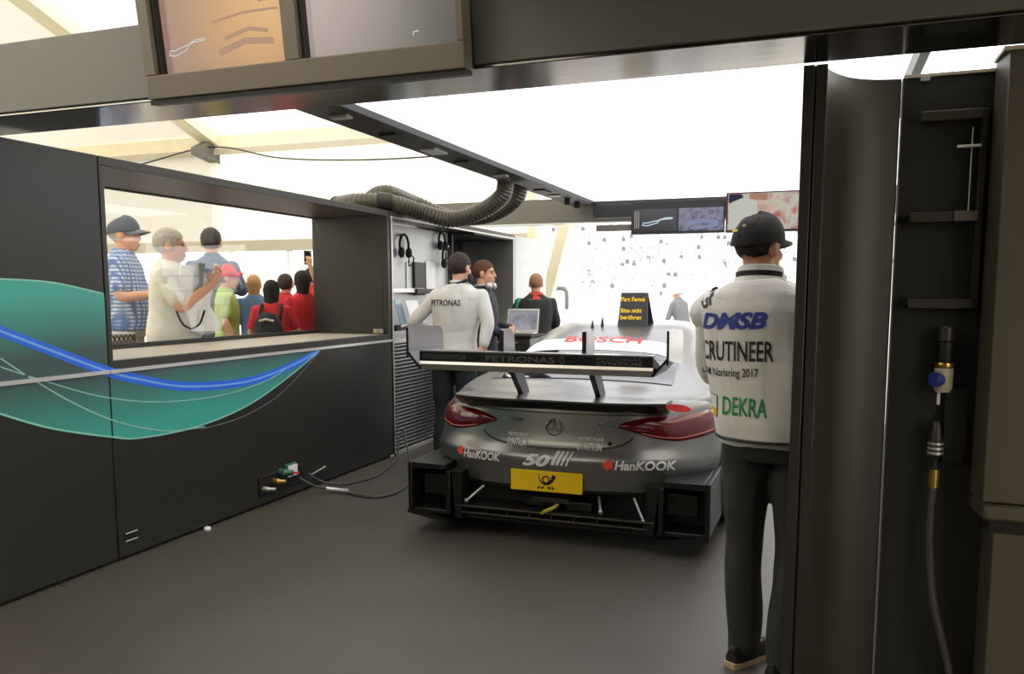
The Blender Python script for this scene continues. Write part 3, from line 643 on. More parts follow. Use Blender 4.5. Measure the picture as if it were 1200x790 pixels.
# =================================================================== RACING CAR (local: x across, y forward from the rear bumper, z up)
CARO = V((-1.455, 4.6, 0))
car = empty('racing_car', CARO, label='matt grey touring race car with big rear wing and yellow rear plate', cat='car')
M_paint = mat('matt_grey_paint', rgb(134, 133, 131), 0.30, 0.8, 0.04, 3, coat=0.1)
M_carbon = mat('black_carbon', rgb(20, 20, 20), 0.35, 0.0, 0.25, 120)
M_lip = mat('satin_black_trim', rgb(20, 20, 19), 0.4)
M_glassd = mat('tinted_rear_glass', rgb(30, 32, 38), 0.06, 0, 0.05, 3, coat=0.5)
M_tail = mat('dark_red_lens', rgb(96, 12, 18), 0.12, 0, 0.2, 14, coat=0.6)
M_tail2 = mat('pale_red_lens_sheen', rgb(226, 122, 104), 0.15, 0, 0.1, 20, coat=0.6)  # lens strips, with peach reflections put into their colour
M_orange = mat('orange_red_print', rgb(238, 82, 48), 0.45)
M_chrome = mat('chrome', rgb(200, 200, 198), 0.15, 1.0)
M_dchrome = mat('dark_chrome', rgb(120, 118, 112), 0.25, 0.9)
LEV = [(0.32, 0.88, 0.045, 0.62), (0.345, 0.90, 0.015, 0.62), (0.45, 0.92, 0.0, 0.62), (0.515, 0.925, 0.0, 0.60), (0.545, 0.925, 0.014, 0.60), (0.575, 0.925, 0.045, 0.60),
       (0.62, 0.92, 0.06, 0.60), (0.68, 0.912, 0.072, 0.62), (0.74, 0.90, 0.082, 0.64), (0.79, 0.88, 0.09, 0.66), (0.83, 0.85, 0.098, 0.66), (0.86, 0.80, 0.11, 0.66)]
PN = 2.5
def levat(z):
    if z <= LEV[0][0]: return LEV[0][1:]
    for a, b in zip(LEV, LEV[1:]):
        if a[0] <= z <= b[0]:
            t = (z - a[0]) / (b[0] - a[0]); return tuple(a[i] + (b[i] - a[i]) * t for i in (1, 2, 3))
    return LEV[-1][1:]
def rear_y(x, z):
    W, r, D = levat(z); q = min(0.9999, abs(x) / W)
    return r + D * (1 - (1 - q ** PN) ** (1 / PN))
def shell_pt(t, z, off=0.0):
    """t in -1..1 across the rear, corners included"""
    W, r, D = levat(z); a = abs(t) * pi / 2; s = 1 if t >= 0 else -1
    return V((s * (W + off) * math.sin(a) ** (2 / PN), r - off + (D + off) * (1 - math.cos(a) ** (2 / PN)), z))
rows = []
for z, *_ in LEV:
    W, r, D = levat(z); half = [shell_pt((i / 14), z) for i in range(15)]
    side = [V((W * k, y, z)) for y, k in ((1.0, 1.0), (1.5, 0.985), (2.4, 0.97), (3.3, 0.985), (3.9, 1.0), (4.3, 0.95), (4.6, 0.75), (4.75, 0.4), (4.78, 0.0))]
    half = half + [p for p in side if p.y > half[-1].y + 0.02]
    ring = half + [V((-p.x, p.y, p.z)) for p in half[-2:0:-1]]
    rows.append(ring)
body = MB().rings(rows).build('lower_body', M_paint, car)
# upper body: boot deck, cabin, bonnet
SEC = [(0.115, [(0, .872), (.20, .871), (.33, .866), (.39, .855), (.43, .83), (.45, .80)]),
       (0.35, [(0, .900), (.36, .898), (.57, .888), (.67, .866), (.72, .82), (.735, .76)]),
       (0.60, [(0, .940), (.42, .932), (.64, .915), (.78, .882), (.855, .81), (.87, .72)]),
       (0.95, [(0, 1.075), (.44, 1.055), (.62, .985), (.82, .905), (.92, .80), (.928, .70)]),
       (1.40, [(0, 1.205), (.45, 1.185), (.64, 1.04), (.80, .92), (.92, .80), (.93, .70)]),
       (1.80, [(0, 1.262), (.48, 1.24), (.67, 1.06), (.78, .93), (.90, .81), (.925, .7)]),
       (2.30, [(0, 1.275), (.50, 1.25), (.70, 1.05), (.77, .92), (.89, .81), (.915, .7)]),
       (2.80, [(0, 1.21), (.49, 1.19), (.70, 1.03), (.77, .91), (.89, .81), (.91, .7)]),
       (3.40, [(0, .975), (.55, .955), (.70, .92), (.79, .88), (.89, .80), (.915, .7)]),
       (4.10, [(0, .88), (.50, .86), (.68, .82), (.80, .77), (.90, .70), (.92, .62)]),
       (4.55, [(0, .74), (.45, .73), (.62, .70), (.70, .66), (.76, .60), (.78, .52)]),
       (4.74, [(0, .60), (.25, .59), (.40, .58), (.46, .55), (.50, .52), (.52, .46)])]
def sec_at(y):
    ys = [s[0] for s in SEC]; i = max(0, min(len(SEC) - 2, next((k - 1 for k, q in enumerate(ys) if q >= y), len(SEC) - 2)))
    t = (y - ys[i]) / (ys[i + 1] - ys[i]); out = []
    for k in range(6):
        P = [V((*SEC[max(0, min(len(SEC) - 1, j))][1][k], 0)) for j in (i - 1, i, i + 1, i + 2)]
        m1 = (P[2] - P[0]) * 0.5 if i > 0 else (P[2] - P[1]); m2 = (P[3] - P[1]) * 0.5 if i < len(SEC) - 2 else (P[2] - P[1])
        out.append((2 * t ** 3 - 3 * t * t + 1) * P[1] + (t ** 3 - 2 * t * t + t) * m1 + (-2 * t ** 3 + 3 * t * t) * P[2] + (t ** 3 - t * t) * m2)
    return [(p.x, p.y) for p in out]
def sec_curve(y, k=5):
    c = [V((a, b, 0)) for a, b in sec_at(y)]; c = [V((-c[1].x, c[1].y, 0))] + c
    P = smoothpath(c, k)[k:]
    return [(p.x, p.y) for p in P]
ys = [0.115 + (4.74 - 0.115) * i / 60 for i in range(61)]
G = []
for y in ys:
    h = sec_curve(y); G.append([V((-a, y, b)) for a, b in h[::-1]] + [V((a, y, b)) for a, b in h[1:]])
mbu = MB().grid(G); mbu.add(G[0], [tuple(range(len(G[0])))])
upper = mbu.build('upper_body', M_paint, car)
def patch(name, y0, y1, i0, i1, off, m, n=14, k=6, nm=None):
    """a panel lying on the cabin, section points i0..i1 (fractions of the half section)"""
    G = []
    for r in range(n + 1):
        y = y0 + (y1 - y0) * r / n; h = sec_curve(y); L = len(h) - 1; row = []
        for q in range(2 * k + 1):
            s = i0 + (i1 - i0) * q / (2 * k); sg = -1 if s < 0 else 1; s = abs(s) * L; j = min(int(s), L - 1); f = s - j
            row.append(V((sg * (h[j][0] * (1 - f) + h[j + 1][0] * f), y, h[j][1] * (1 - f) + h[j + 1][1] * f)))
        G.append(row)
    out = []
    for r in range(len(G)):
        row = []
        for q in range(len(G[0])):
            a = G[min(r + 1, len(G) - 1)][q] - G[max(r - 1, 0)][q]; b = G[r][min(q + 1, len(G[0]) - 1)] - G[r][max(q - 1, 0)]
            nn = b.cross(a).normalized(); row.append(G[r][q] + nn * off)
        out.append(row)
    return MB().grid(out).build(name, m, car)
patch('rear_window', 0.60, 1.02, -0.36, 0.36, 0.004, M_glassd)
patch('roof_band', 1.03, 1.24, -0.30, 0.30, 0.004, M_whiteprint)
patch('side_window', 1.55, 2.75, 0.42, 0.58, 0.004, M_glassd); patch('side_window', 1.55, 2.75, -0.58, -0.42, 0.004, M_glassd)
patch('windscreen', 2.75, 3.38, -0.36, 0.36, 0.004, M_glassd)
lettering('BOSCH', 0.56, 0.115, cast_map(upper, (-0.27, 1.075, 1.5), (1, 0, 0), (0, 0.95, 0.3), (0, -0.25, 0.97), 0.008), M_red, car, 0.02, 0, 1)
# dark underfloor
box('floor_pan', (-0.88, 0.15, 0.10), (0.88, 4.6, 0.14), M_carbon, car)
box('rear_core', (-0.64, 0.20, 0.14), (0.64, 0.9, 0.34), M_dark, car)
# boot lid seam, lip spoiler
def rearmap(off): return lambda a, b: V((a, rear_y(a, b) - off, b))
lid = [(p.x, p.y) for p in smoothpath([V(q + (0,)) for q in ((-0.47, 0.655), (-0.40, 0.612), (-0.25, 0.588), (0, 0.578), (0.25, 0.588), (0.40, 0.612), (0.47, 0.655))], 8)]
ribbon(lid, 0.010, rearmap(0.006)).build('boot_seam', M_lip, car)
ribbon([(-0.62 + 0.062 * i, 0.785) for i in range(21)], 0.006, rearmap(0.005)).build('boot_seam', M_lip, car)
rowsA = []
for i in range(25):
    x = -0.66 + 1.32 * i / 24; q = abs(x) / 0.66
    ly = -0.02 + 0.12 * q ** 3; fz = 0.005 * q
    rowsA.append([V((x, 0.30, 0.886 - 0.02 * q ** 3)), V((x, ly + 0.03, 0.880 - fz)), V((x, ly, 0.874 - fz)), V((x, ly + 0.004, 0.862 - fz)), V((x, 0.105 + 0.09 * q ** 2.5, 0.800)), V((x, 0.30, 0.80))])
MB().rings(rowsA).build('boot_lip', M_paint, car)
rowsB = [[r[3] + V((0, -0.002, -0.001)), r[4] + V((0, -0.006, 0)), r[4] + V((0, 0.03, 0.0)), r[3] + V((0, 0.03, 0.002))] for r in rowsA[1:-1]]
MB().rings(rowsB).build('lip_underside', M_lip, car)
# tail lamps
def tail(s):
    xs = [0.375 + 0.5 * i / 22 for i in range(23)]
    def edges(t):
        lo = 0.715 - 0.080 * math.sin(min(1, t * 2.2) * pi / 2) + 0.06 * max(0, t - 0.45); hi = 0.725 + 0.042 * min(1, t * 5) ** 0.6 + 0.030 * t - 0.25 * max(0, t - 0.85)
        return lo, hi
    def tt(x, z):
        W, r, D = levat(z); return 2 / pi * math.asin(min(1, (x / W)) ** (PN / 2))
    G = []; lamp = empty_part = None
    t0, t1 = tt(0.375, 0.72), 0.92
    for i in range(23):
        t = i / 22; lo, hi = edges(t); row = []
        for jx in range(9):
            v = jx / 8; z = lo + (hi - lo) * v
            off = 0.002 + 0.018 * math.sin(pi * v) ** 0.6 * min(1, (t + 0.02) * 12) * min(1, (1.02 - t) * 10)
            p = shell_pt(t0 + (t1 - t0) * t, z, off); row.append(V((s * p.x, p.y, p.z)))
        G.append(row)
    lamp = MB().grid(G).build('tail_lamp', M_tail, car)
    for (va, vb, ta, tb) in ((0.30, 0.40, 0.12, 0.95), (0.55, 0.61, 0.35, 0.95), (0.10, 0.14, 0.15, 0.85)):
        G = []
        for i in range(15):
            t = ta + (tb - ta) * i / 14; lo, hi = edges(t); row = []
            for v in (va, vb):
                v = min(0.95, v + 0.18 * t - 0.05); z = lo + (hi - lo) * v; p = shell_pt(t0 + (t1 - t0) * t, z, 0.0175); row.append(V((s * p.x, p.y, p.z)))
            G.append(row)
        MB().grid(G).build('lens_strip', M_tail2, lamp)
    return lamp
tail(1); tail(-1)
# three-pointed star in a ring
st = empty('badge', (0, rear_y(0, 0.70) - 0.006, 0.70)); st.parent = car
MB().tube([V((0.048 * math.cos(a), 0, 0.048 * math.sin(a))) for a in [2 * pi * k / 32 for k in range(33)]], 0.0055, 8).build('ring', M_chrome, st)
pts = []
for k in range(3):
    a = pi / 2 + k * 2 * pi / 3; pts += [(0.046 * math.cos(a), 0.046 * math.sin(a)), (0.011 * math.cos(a + pi / 3), 0.011 * math.sin(a + pi / 3))]
MB().prism(pts, lambda u, v, d: V((u, d, v)), -0.006, 0.002).build('star', M_chrome, st)
# lettering on the rear
def rpix(x, y): p = onY(x, y, 4.6) - CARO; return (p.x + 0.0, p.z)
def rear_text(s, x0, y0, x1, y1, m, bold=0.02, shear=0.0, cuts=1, off=0.008, name='lettering'):
    """x0,y0 bottom-left and x1,y1 top-right in the photograph, on the rear face"""
    a = rpix(x0, y0); b = rpix(x1, y1)
    zb = (rpix(x0, y0)[1]); h = abs(rpix(x0, y0)[1] - rpix(x0, y1)[1])
    return lettering(s, b[0] - a[0], h, lambda u, v: V((a[0] + u, rear_y(a[0] + u, zb + v) - off, zb + v)), m, car, bold, shear, cuts, name)
rear_text('HanKOOK', 537, 538, 585, 528, M_whiteprint, 0.03, 0.15)
rear_text('HanKOOK', 719, 552, 788, 541, M_whiteprint, 0.03, 0.15)
def flame(x0, y0, x1, y1):
    a = rpix(x0, y0); b = rpix(x1, y1); w = b[0] - a[0]; h = b[1] - a[1]
    P = [(0, .45), (.25, .75), (.5, 1.0), (.62, .8), (1.0, .75), (.85, .5), (1.0, .2), (.6, .15), (.4, 0), (.2, .2)]
    MB().add([V((a[0] + u * w, rear_y(a[0] + u * w, a[1] + v * h) - 0.006, a[1] + v * h)) for u, v in P], [tuple(range(len(P)))]).build('flame_mark', M_orange, car)
flame(527, 536, 537, 525); flame(705, 552, 719, 539)
rear_text('50', 612, 545, 645, 531, M_whiteprint, 0.05, 0.35)
a = rpix(645, 546); b = rpix(668, 533)
for k in range(4):
    x0 = a[0] + 0.030 * k; w = 0.020 - 0.003 * k
    ribbon([(x0 + w / 2 + 0.035 * q / 6, a[1] + 0.006 + (b[1] - a[1] + 0.006) * q / 6) for q in range(7)], w, rearmap(0.006)).build('number_bar', M_whiteprint, car)
rear_text('PETRONAS', 591, 512, 615, 508, M_whiteprint, 0.02); rear_text('SYNTIUM', 590, 523, 614, 514.5, M_whiteprint, 0.02, 0.15)
rear_text('PETRONAS', 675, 518, 704, 514, M_whiteprint, 0.02); rear_text('SYNTIUM', 674, 529, 703, 520.5, M_whiteprint, 0.02, 0.15)
rear_text('///AMG', 583, 494, 608, 490, M_chrome, 0.02, 0.0); rear_text('C 63', 696, 502, 721, 497, M_chrome, 0.02)
fx, fz = rpix(711, 523); MB().cyl((fx, rear_y(fx, fz) - 0.004, fz), (fx, rear_y(fx, fz) + 0.01, fz), 0.013).build('filler_cap', M_lip, car)
# yellow plate with the post horn
PL = empty('rear_plate', (-0.022, -0.012, 0.386)); PL.parent = car
box('plate', (-0.222, -0.004, -0.062), (0.222, 0.008, 0.062), M_yellow, PL, 0.003)
hornc = [(0.020 * math.cos(a), 0.012 + 0.020 * math.sin(a)) for a in [2 * pi * k / 24 for k in range(25)]]
pm = lambda a, b: V((a, -0.0055, b))
ribbon(hornc, 0.009, pm).build('post_horn', M_blackprint, PL)
ribbon([(-0.046, 0.046), (-0.044, 0.02), (-0.030, -0.004), (-0.008, -0.016), (0.018, -0.012), (0.038, 0.008), (0.052, 0.040)], [0.004, 0.006, 0.009, 0.012, 0.014, 0.018, 0.026], pm).build('post_horn', M_blackprint, PL)
for sx in (-1, 1):
    for kx in (0.018, 0.040):
        MB().add([pm(sx * kx, -0.026), pm(sx * (kx + 0.014), -0.042), pm(sx * (kx + 0.004), -0.046), pm(sx * (kx - 0.010), -0.036)], [(0, 1, 2, 3)]).build('tassel', M_blackprint, PL)
# corner boxes under the bumper
def corner(s):
    e = empty('corner_box', (s * 0.80, 0, 0.28)); e.parent = car
    B = lambda n, x0, x1, y0, y1, z0, z1: box(n, (min(s * x0, s * x1) - s * 0.80, y0, z0 - 0.28), (max(s * x0, s * x1) - s * 0.80, y1, z1 - 0.28), M_carbon, e, 0.006)
    B('outer_wall', 0.905, 0.935, -0.02, 0.62, 0.12, 0.445); B('inner_wall', 0.645, 0.675, -0.02, 0.5, 0.125, 0.40)
    B('top_wall', 0.675, 0.905, -0.02, 0.5, 0.405, 0.445); B('bottom_wall', 0.675, 0.905, 0.0, 0.5, 0.12, 0.15)
    B('back_wall', 0.675, 0.905, 0.16, 0.20, 0.15, 0.405)
    B('inner_vane', 0.675, 0.86, 0.06, 0.09, 0.23, 0.36)
    MB().prism([(0.645, 0.10), (0.935, 0.14), (0.935, 0.12), (0.645, 0.075)], lambda u, v, d: V((s * u - s * 0.80, d, v - 0.28)), -0.03, 0.35).build('lower_fin', M_carbon, e)
corner(1); corner(-1)
MB().prism([(0.575, 0.11), (0.615, 0.11), (0.645, 0.40), (0.575, 0.40)], lambda u, v, d: V((u, d, v)), 0.0, 0.4).build('bumper_side', M_carbon, car)
MB().prism([(-0.575, 0.11), (-0.615, 0.11), (-0.645, 0.40), (-0.575, 0.40)], lambda u, v, d: V((u, d, v)), 0.0, 0.4).build('bumper_side', M_carbon, car)
# diffuser
df = empty('diffuser', (0, 0.05, 0.16)); df.parent = car
M_bar = mat('dark_metal_bar', rgb(78, 74, 66), 0.35, 0.7)
box('upper_bar', (-0.62, -0.055, 0.022), (0.62, 0.02, 0.034), M_bar, df, 0.003); box('lower_bar', (-0.62, -0.045, -0.022), (0.62, 0.02, -0.008), M_bar, df, 0.003)
for k in range(9):
    x = -0.56 + 0.14 * k
    MB().prism([(-0.035, -0.02), (0.5, -0.05), (0.5, 0.06), (-0.02, 0.03)], lambda u, v, d: V((x + d, u, v)), -0.004, 0.004).build('strake', M_carbon, df)
MB().prism([(-0.02, 0.045), (0.30, 0.05), (0.30, -0.06), (0.02, -0.04)], lambda u, v, d: V((d, u, v + 0.0)), -0.61, 0.61).build('tunnel_roof', M_lip, df)
box('back_plate', (-0.62, 0.12, -0.05), (0.62, 0.14, 0.17), M_dark, df)
box('valance', (-0.64, -0.02, -0.055), (0.64, 0.1, -0.03), M_lip, df, 0.004)
box('cooler', (-0.20, 0.03, 0.05), (0.0, 0.10, 0.12), M_dark, df, 0.004); box('fin_block', (-0.13, -0.01, 0.085), (0.10, 0.03, 0.115), M_bar, df, 0.003)
box('rain_light', (0.08, 0.0, 0.045), (0.24, 0.06, 0.10), M_lip, df, 0.006)
for x0, x1, z0, z1 in ((-0.555, -0.47, 0.055, 0.14), (0.555, 0.48, 0.03, 0.14), (0.30, 0.27, 0.06, 0.13)):
    MB().cyl((x0, -0.02, z0), (x1, 0.06, z1), 0.008, 8).build('support_rod', M_silver, df)
    MB().ell((x0, -0.02, z0), (0.016, 0.016, 0.016), 10, 6).build('rod_end', M_alu, df)
MB().tube(smoothpath([(-0.05, -0.06, 0.03), (-0.02, -0.075, 0.05), (0.02, -0.07, 0.07), (0.04, -0.03, 0.08)]), 0.011, 8).build('tow_strap', mat('dull_yellow_strap', rgb(190, 170, 60), 0.6), df)
# rear wing
wg = empty('rear_wing', (0, -0.36, 1.08)); wg.parent = car
WH = 0.742
prof = [(0.0, 0.085), (0.05, 0.075), (0.20, 0.028), (0.42, 0.035), (0.42, 0.025), (0.20, 0.008), (0.05, -0.005), (0.0, 0.02)]
M_wing = mat('grey_wing_skin', rgb(128, 128, 130), 0.25, 0.6, 0.05, 4)
MB().rings([[V((x, u, v)) for u, v in prof] for x in (-WH + 0.075, WH - 0.075)]).build('main_plane', M_carbon, wg)
box('flap_top', (-WH + 0.075, -0.012, 0.086), (WH - 0.075, 0.07, 0.096), M_wing, wg, 0.002)
MB().prism([(-0.010, 0.036), (0.006, 0.034), (0.006, 0.086), (-0.012, 0.086)], lambda u, v, d: V((d, u, v)), -WH + 0.075, WH - 0.075).build('flap', M_carbon, wg)
MB().prism([(0.006, -0.016), (0.20, -0.006), (0.20, 0.004), (0.02, 0.03), (-0.008, 0.034), (-0.012, 0.018)], lambda u, v, d: V((d, u, v)), -WH + 0.075, WH - 0.075).build('lower_lip', mat('polished_wing_edge', rgb(190, 186, 180), 0.18, 0.9), wg)
for s in (-1, 1):
    outl = [(-0.01, 0.225), (0.06, 0.235), (0.42, 0.215), (0.46, 0.18), (0.46, 0.05), (0.40, 0.02), (-0.004, 0.075)]
    ep = MB().prism(outl, lambda u, v, d: V((s * (WH + d), u, v)), -0.006, 0.006).build('end_plate', M_wing, wg)
    MB().rings([[V((s * x, u, v)) for x, v in ((WH + 0.006, 0.078), (WH - 0.075, -0.016), (WH - 0.082, -0.006), (WH - 0.006, 0.085))] for u in (-0.006, 0.40)]).build('end_plate_foot', M_carbon, ep)
    MB().prism([(-0.014, 0.05), (-0.009, 0.05), (-0.009, 0.225), (-0.014, 0.225)], lambda u, v, d: V((s * (WH + d), u, v)), -0.006, 0.006).build('edge_trim', M_lip, ep)
for x in (-0.245, 0.245):
    outl = [(0.20, 0.03), (0.20, 0.20), (0.23, 0.213), (0.33, 0.21), (0.38, 0.17), (0.40, 0.04)]
    f = MB().prism(outl, lambda u, v, d: V((x + d, u, v)), -0.010, 0.010).build('wing_fin', M_wing, wg)
    MB().prism([(0.193, 0.03), (0.20, 0.03), (0.20, 0.205), (0.193, 0.205)], lambda u, v, d: V((x + d, u, v)), -0.012, 0.012).build('fin_edge', M_lip, f)
    outl = [(0.30, 0.02), (0.46, 0.02), (0.66, -0.205), (0.53, -0.20)]
    p = MB().prism(outl, lambda u, v, d: V((x + d, u, v)), -0.014, 0.014).build('wing_pylon', mat('dark_grey_pylon', rgb(84, 84, 86), 0.35, 0.4), wg)
    MB().prism([(0.285, 0.02), (0.30, 0.02), (0.535, -0.20), (0.52, -0.20)], lambda u, v, d: V((x + d, u, v)), -0.016, 0.016).build('pylon_edge', M_lip, p)
wm = plane_map((-0.26, -0.0135, 0.043), (1, 0, 0), (0, -0.03, 1))
lettering('PETRONAS', 0.40, 0.034, wm, M_greyprint, wg, 0.02)
wm2 = plane_map((0.17, -0.0135, 0.040), (1, 0, 0), (0, -0.03, 1))
ribbon([(0.012 * math.cos(a) + 0.01, 0.02 + 0.02 * math.sin(a)) for a in [2 * pi * k / 16 for k in range(17)]], 0.006, wm2).build('drop_mark', M_greyprint, wg)
wm3 = plane_map((0.37, -0.0135, 0.064), (1, 0, 0), (0, -0.03, 1)); lettering('PETRONAS', 0.24, 0.016, wm3, M_greyprint, wg, 0.01)
wm4 = plane_map((0.37, -0.0135, 0.040), (1, 0, 0), (0, -0.03, 1)); lettering('SYNTIUM', 0.24, 0.020, wm4, M_greyprint, wg, 0.02)
wm5 = plane_map((-0.64, -0.0135, 0.048), (1, 0, 0), (0, -0.03, 1)); lettering('PETRONAS SYNTIUM', 0.26, 0.026, wm5, M_greyprint, wg, 0.01)
# red mark on the right rear shoulder
mk = cast_map(upper, (0.70, 0.10, 0.845), (0.9, 0.43, 0), (0, 0.3, 0.95), (0.25, -0.80, 0.55), 0.006)
MB().add([mk(0.075 * math.cos(a) * (1 if True else 0) + 0.03, 0.022 * math.sin(a) - 0.010 * math.cos(a)) for a in [2 * pi * k / 14 for k in range(14)]], [tuple(range(14))]).build('flame_mark', M_red, car)
# wheels
def wheel(x, y, r, w, s):
    e = empty('wheel', (x, y, r)); e.parent = car
    prof = [(r * 0.62, -w / 2), (r * 0.90, -w / 2 - 0.004), (r * 0.975, -w / 2 + 0.02), (r, -w / 2 + 0.05), (r, w / 2 - 0.05), (r * 0.975, w / 2 - 0.02), (r * 0.90, w / 2 + 0.004), (r * 0.62, w / 2)]
    MB().rings([[V((d, q * math.cos(a), q * math.sin(a))) for a in [2 * pi * k / 40 for k in range(40)]] for q, d in prof]).build('tyre', M_rubber, e)
    MB().rings([[V((d * s, q * math.cos(a), q * math.sin(a))) for a in [2 * pi * k / 32 for k in range(32)]] for q, d in [(r * 0.64, w / 2 - 0.01), (r * 0.60, w / 2 + 0.004), (r * 0.56, w / 2 - 0.03), (0.06, w / 2 - 0.05), (0.03, w / 2 - 0.02)]]).build('rim', M_bar, e)
    for k in range(10):
        a = 2 * pi * k / 10
        MB().tube([(s * (w / 2 - 0.03), 0.04 * math.cos(a), 0.04 * math.sin(a)), (s * (w / 2 - 0.005), r * 0.60 * math.cos(a), r * 0.60 * math.sin(a))], 0.014, 6).build('spoke', M_bar, e)
    for a0 in (pi * 1.06, pi * 0.06):
        lettering('HANKOOK', 0.9, r * 0.17, lambda u, v: V((s * (w / 2 + 0.008), -s * -1 * (r * 0.72 + v) * math.cos(a0 + u), (r * 0.72 + v) * math.sin(a0 + u))), M_whiteprint, e, 0.02)
    return e
for x, s in ((0.82, 1), (-0.82, -1)):
    wheel(x, 0.98, 0.345, 0.30, s); wheel(x * 0.985, 3.73, 0.345, 0.29, s)
for s in (-1, 1):
    MB().tube([(s * 0.925, 0.98 + 0.385 * math.cos(a), 0.345 + 0.385 * math.sin(a)) for a in [pi * k / 20 for k in range(21)]], 0.02, 8).build('arch_lip', M_paint, car)
    mr = MB().ell((s * 0.98, 2.75, 0.97), (0.11, 0.06, 0.06), 14, 8).build('mirror', M_paint, car)
    MB().cyl((s * 0.76, 2.78, 0.93), (s * 0.92, 2.75, 0.96), 0.015, 8).build('mirror_arm', M_lip, mr)
    MB().prism([(0.93, 0.10), (0.97, 0.10), (0.93, 0.34)], lambda u, v, d: V((s * u, d, v)), 1.4, 3.3).build('side_skirt', M_carbon, car)
for x, y, h in ((-0.16, 1.55, 0.05), (-0.10, 1.62, 0.09)):
    MB().tube([(x, y, 1.22), (x, y, 1.24 + h * 0.3), (x, y + 0.01, 1.24 + h)], [0.016, 0.010, 0.002], 8).build('aerial', M_lip, car)

# --- notice board standing on the car roof
nb = empty('notice_board', CARO + V((0.13, 1.64, 1.238)), label='black board with yellow lettering standing on the race car roof', cat='sign')
nb.rotation_euler = (0, 0, math.radians(-4))
MB().prism([(-0.117, 0), (0.117, 0), (0.103, 0.262), (-0.103, 0.262)], lambda u, v, d: V((u, d + 0.18 * v, v)), -0.006, 0.006).build('front_board', mat('charcoal_board', rgb(52, 52, 50), 0.5), nb)
MB().prism([(-0.117, 0), (0.117, 0), (0.103, 0.262), (-0.103, 0.262)], lambda u, v, d: V((u, d + 0.20 - 0.55 * v, v)), -0.006, 0.006).build('rear_board', mat('charcoal_board', rgb(52, 52, 50), 0.5), nb)
for s_, z0, w, h in (('Parc Fermé', 0.195, 0.185, 0.034), ('Bitte nicht', 0.110, 0.165, 0.034), ('berühren', 0.058, 0.165, 0.034)):
    lettering(s_, w, h, plane_map((-0.098, -0.008 + 0.18 * z0, z0), (1, 0, 0), (0, 0.18, 1)), M_yellow, nb, 0.03)

# =================================================================== PEOPLE
M_skin = mat('skin', rgb(214, 160, 130), 0.5, 0, 0.08, 12); M_skin2 = mat('tanned_skin', rgb(216, 158, 126), 0.5, 0, 0.08, 12)
M_eye = mat('eye', rgb(40, 30, 26), 0.2); M_lips = mat('lips', rgb(170, 95, 85), 0.45)
def hmat(n, c): return mat(n, c, 0.8, 0, 0.35, 60, 0.6, 140)
H_brown = hmat('brown_hair', rgb(62, 44, 34)); H_dark = hmat('dark_hair', rgb(30, 24, 22)); H_grey = hmat('grey_hair', rgb(178, 170, 160))
H_blond = hmat('blond_hair', rgb(186, 140, 84)); H_short = hmat('short_sandy_hair', rgb(150, 110, 80)); H_mid = hmat('dark_brown_hair', rgb(48, 38, 32))
def cloth(n, c, r=0.8): return mat(n, c, r, 0, 0.07, 8, 0.25, 160)

def remesh(mb, voxel, it=4):
    me = bpy.data.meshes.new('t'); me.from_pydata(mb.v, [], mb.f); o = bpy.data.objects.new('t', me)
    r = o.modifiers.new('r', 'REMESH'); r.mode = 'VOXEL'; r.voxel_size = voxel
    s = o.modifiers.new('s', 'SMOOTH'); s.factor = 0.5; s.iterations = it
    out = evaluated_mesh(o)
    bpy.data.objects.remove(o); bpy.data.meshes.remove(me)
    out.polygons.foreach_set('use_smooth', [True] * len(out.polygons)); return out
def place(me, name, m, parent, k=1.0, fold=0.0, fs=9.0, seed=0):
    n = len(me.vertices); co = [0.0] * (3 * n); no = [0.0] * (3 * n)
    me.vertices.foreach_get('co', co); me.vertices.foreach_get('normal', no)
    for i in range(0, 3 * n, 3):
        if fold:
            q = V((co[i] * fs + seed, co[i + 1] * fs + seed * 2, co[i + 2] * fs * 0.45)); d = fold * noise.noise(q) + fold * 0.5 * noise.noise(q * 2.3)
            co[i] += no[i] * d; co[i + 1] += no[i + 1] * d; co[i + 2] += no[i + 2] * d
        co[i] *= k; co[i + 1] *= k; co[i + 2] *= k
    me.vertices.foreach_set('co', co); me.update()
    me.name = name; me.materials.clear(); me.materials.append(m)
    o = bpy.data.objects.new(name, me); COL.objects.link(o); o.parent = parent; return o
def limb(mb, pts, rs, n=14, k=4):
    P = smoothpath(pts, k); R = []
    for i in range(len(P)):
        t = i / k; j = min(int(t), len(rs) - 2); f = t - j; f = f * f * (3 - 2 * f); R.append(rs[j] * (1 - f) + rs[j + 1] * f)
    mb.tube(P, R, n); mb.ell(P[0], (R[0],) * 3, 12, 8); mb.ell(P[-1], (R[-1],) * 3, 12, 8)
def torso(mb, rings, off, lean, n=22):
    R = []
    for z, rx, ry, y in rings:
        l = lean * max(0, (z - 0.95) / 0.5)
        R.append([V(((rx + off) * math.copysign(abs(math.cos(a)) ** 0.85, math.cos(a)) + l.x, (ry + off) * math.copysign(abs(math.sin(a)) ** 0.85, math.sin(a)) + y + l.y, z)) for a in [2 * pi * q / n for q in range(n)]])
    mb.rings(R)
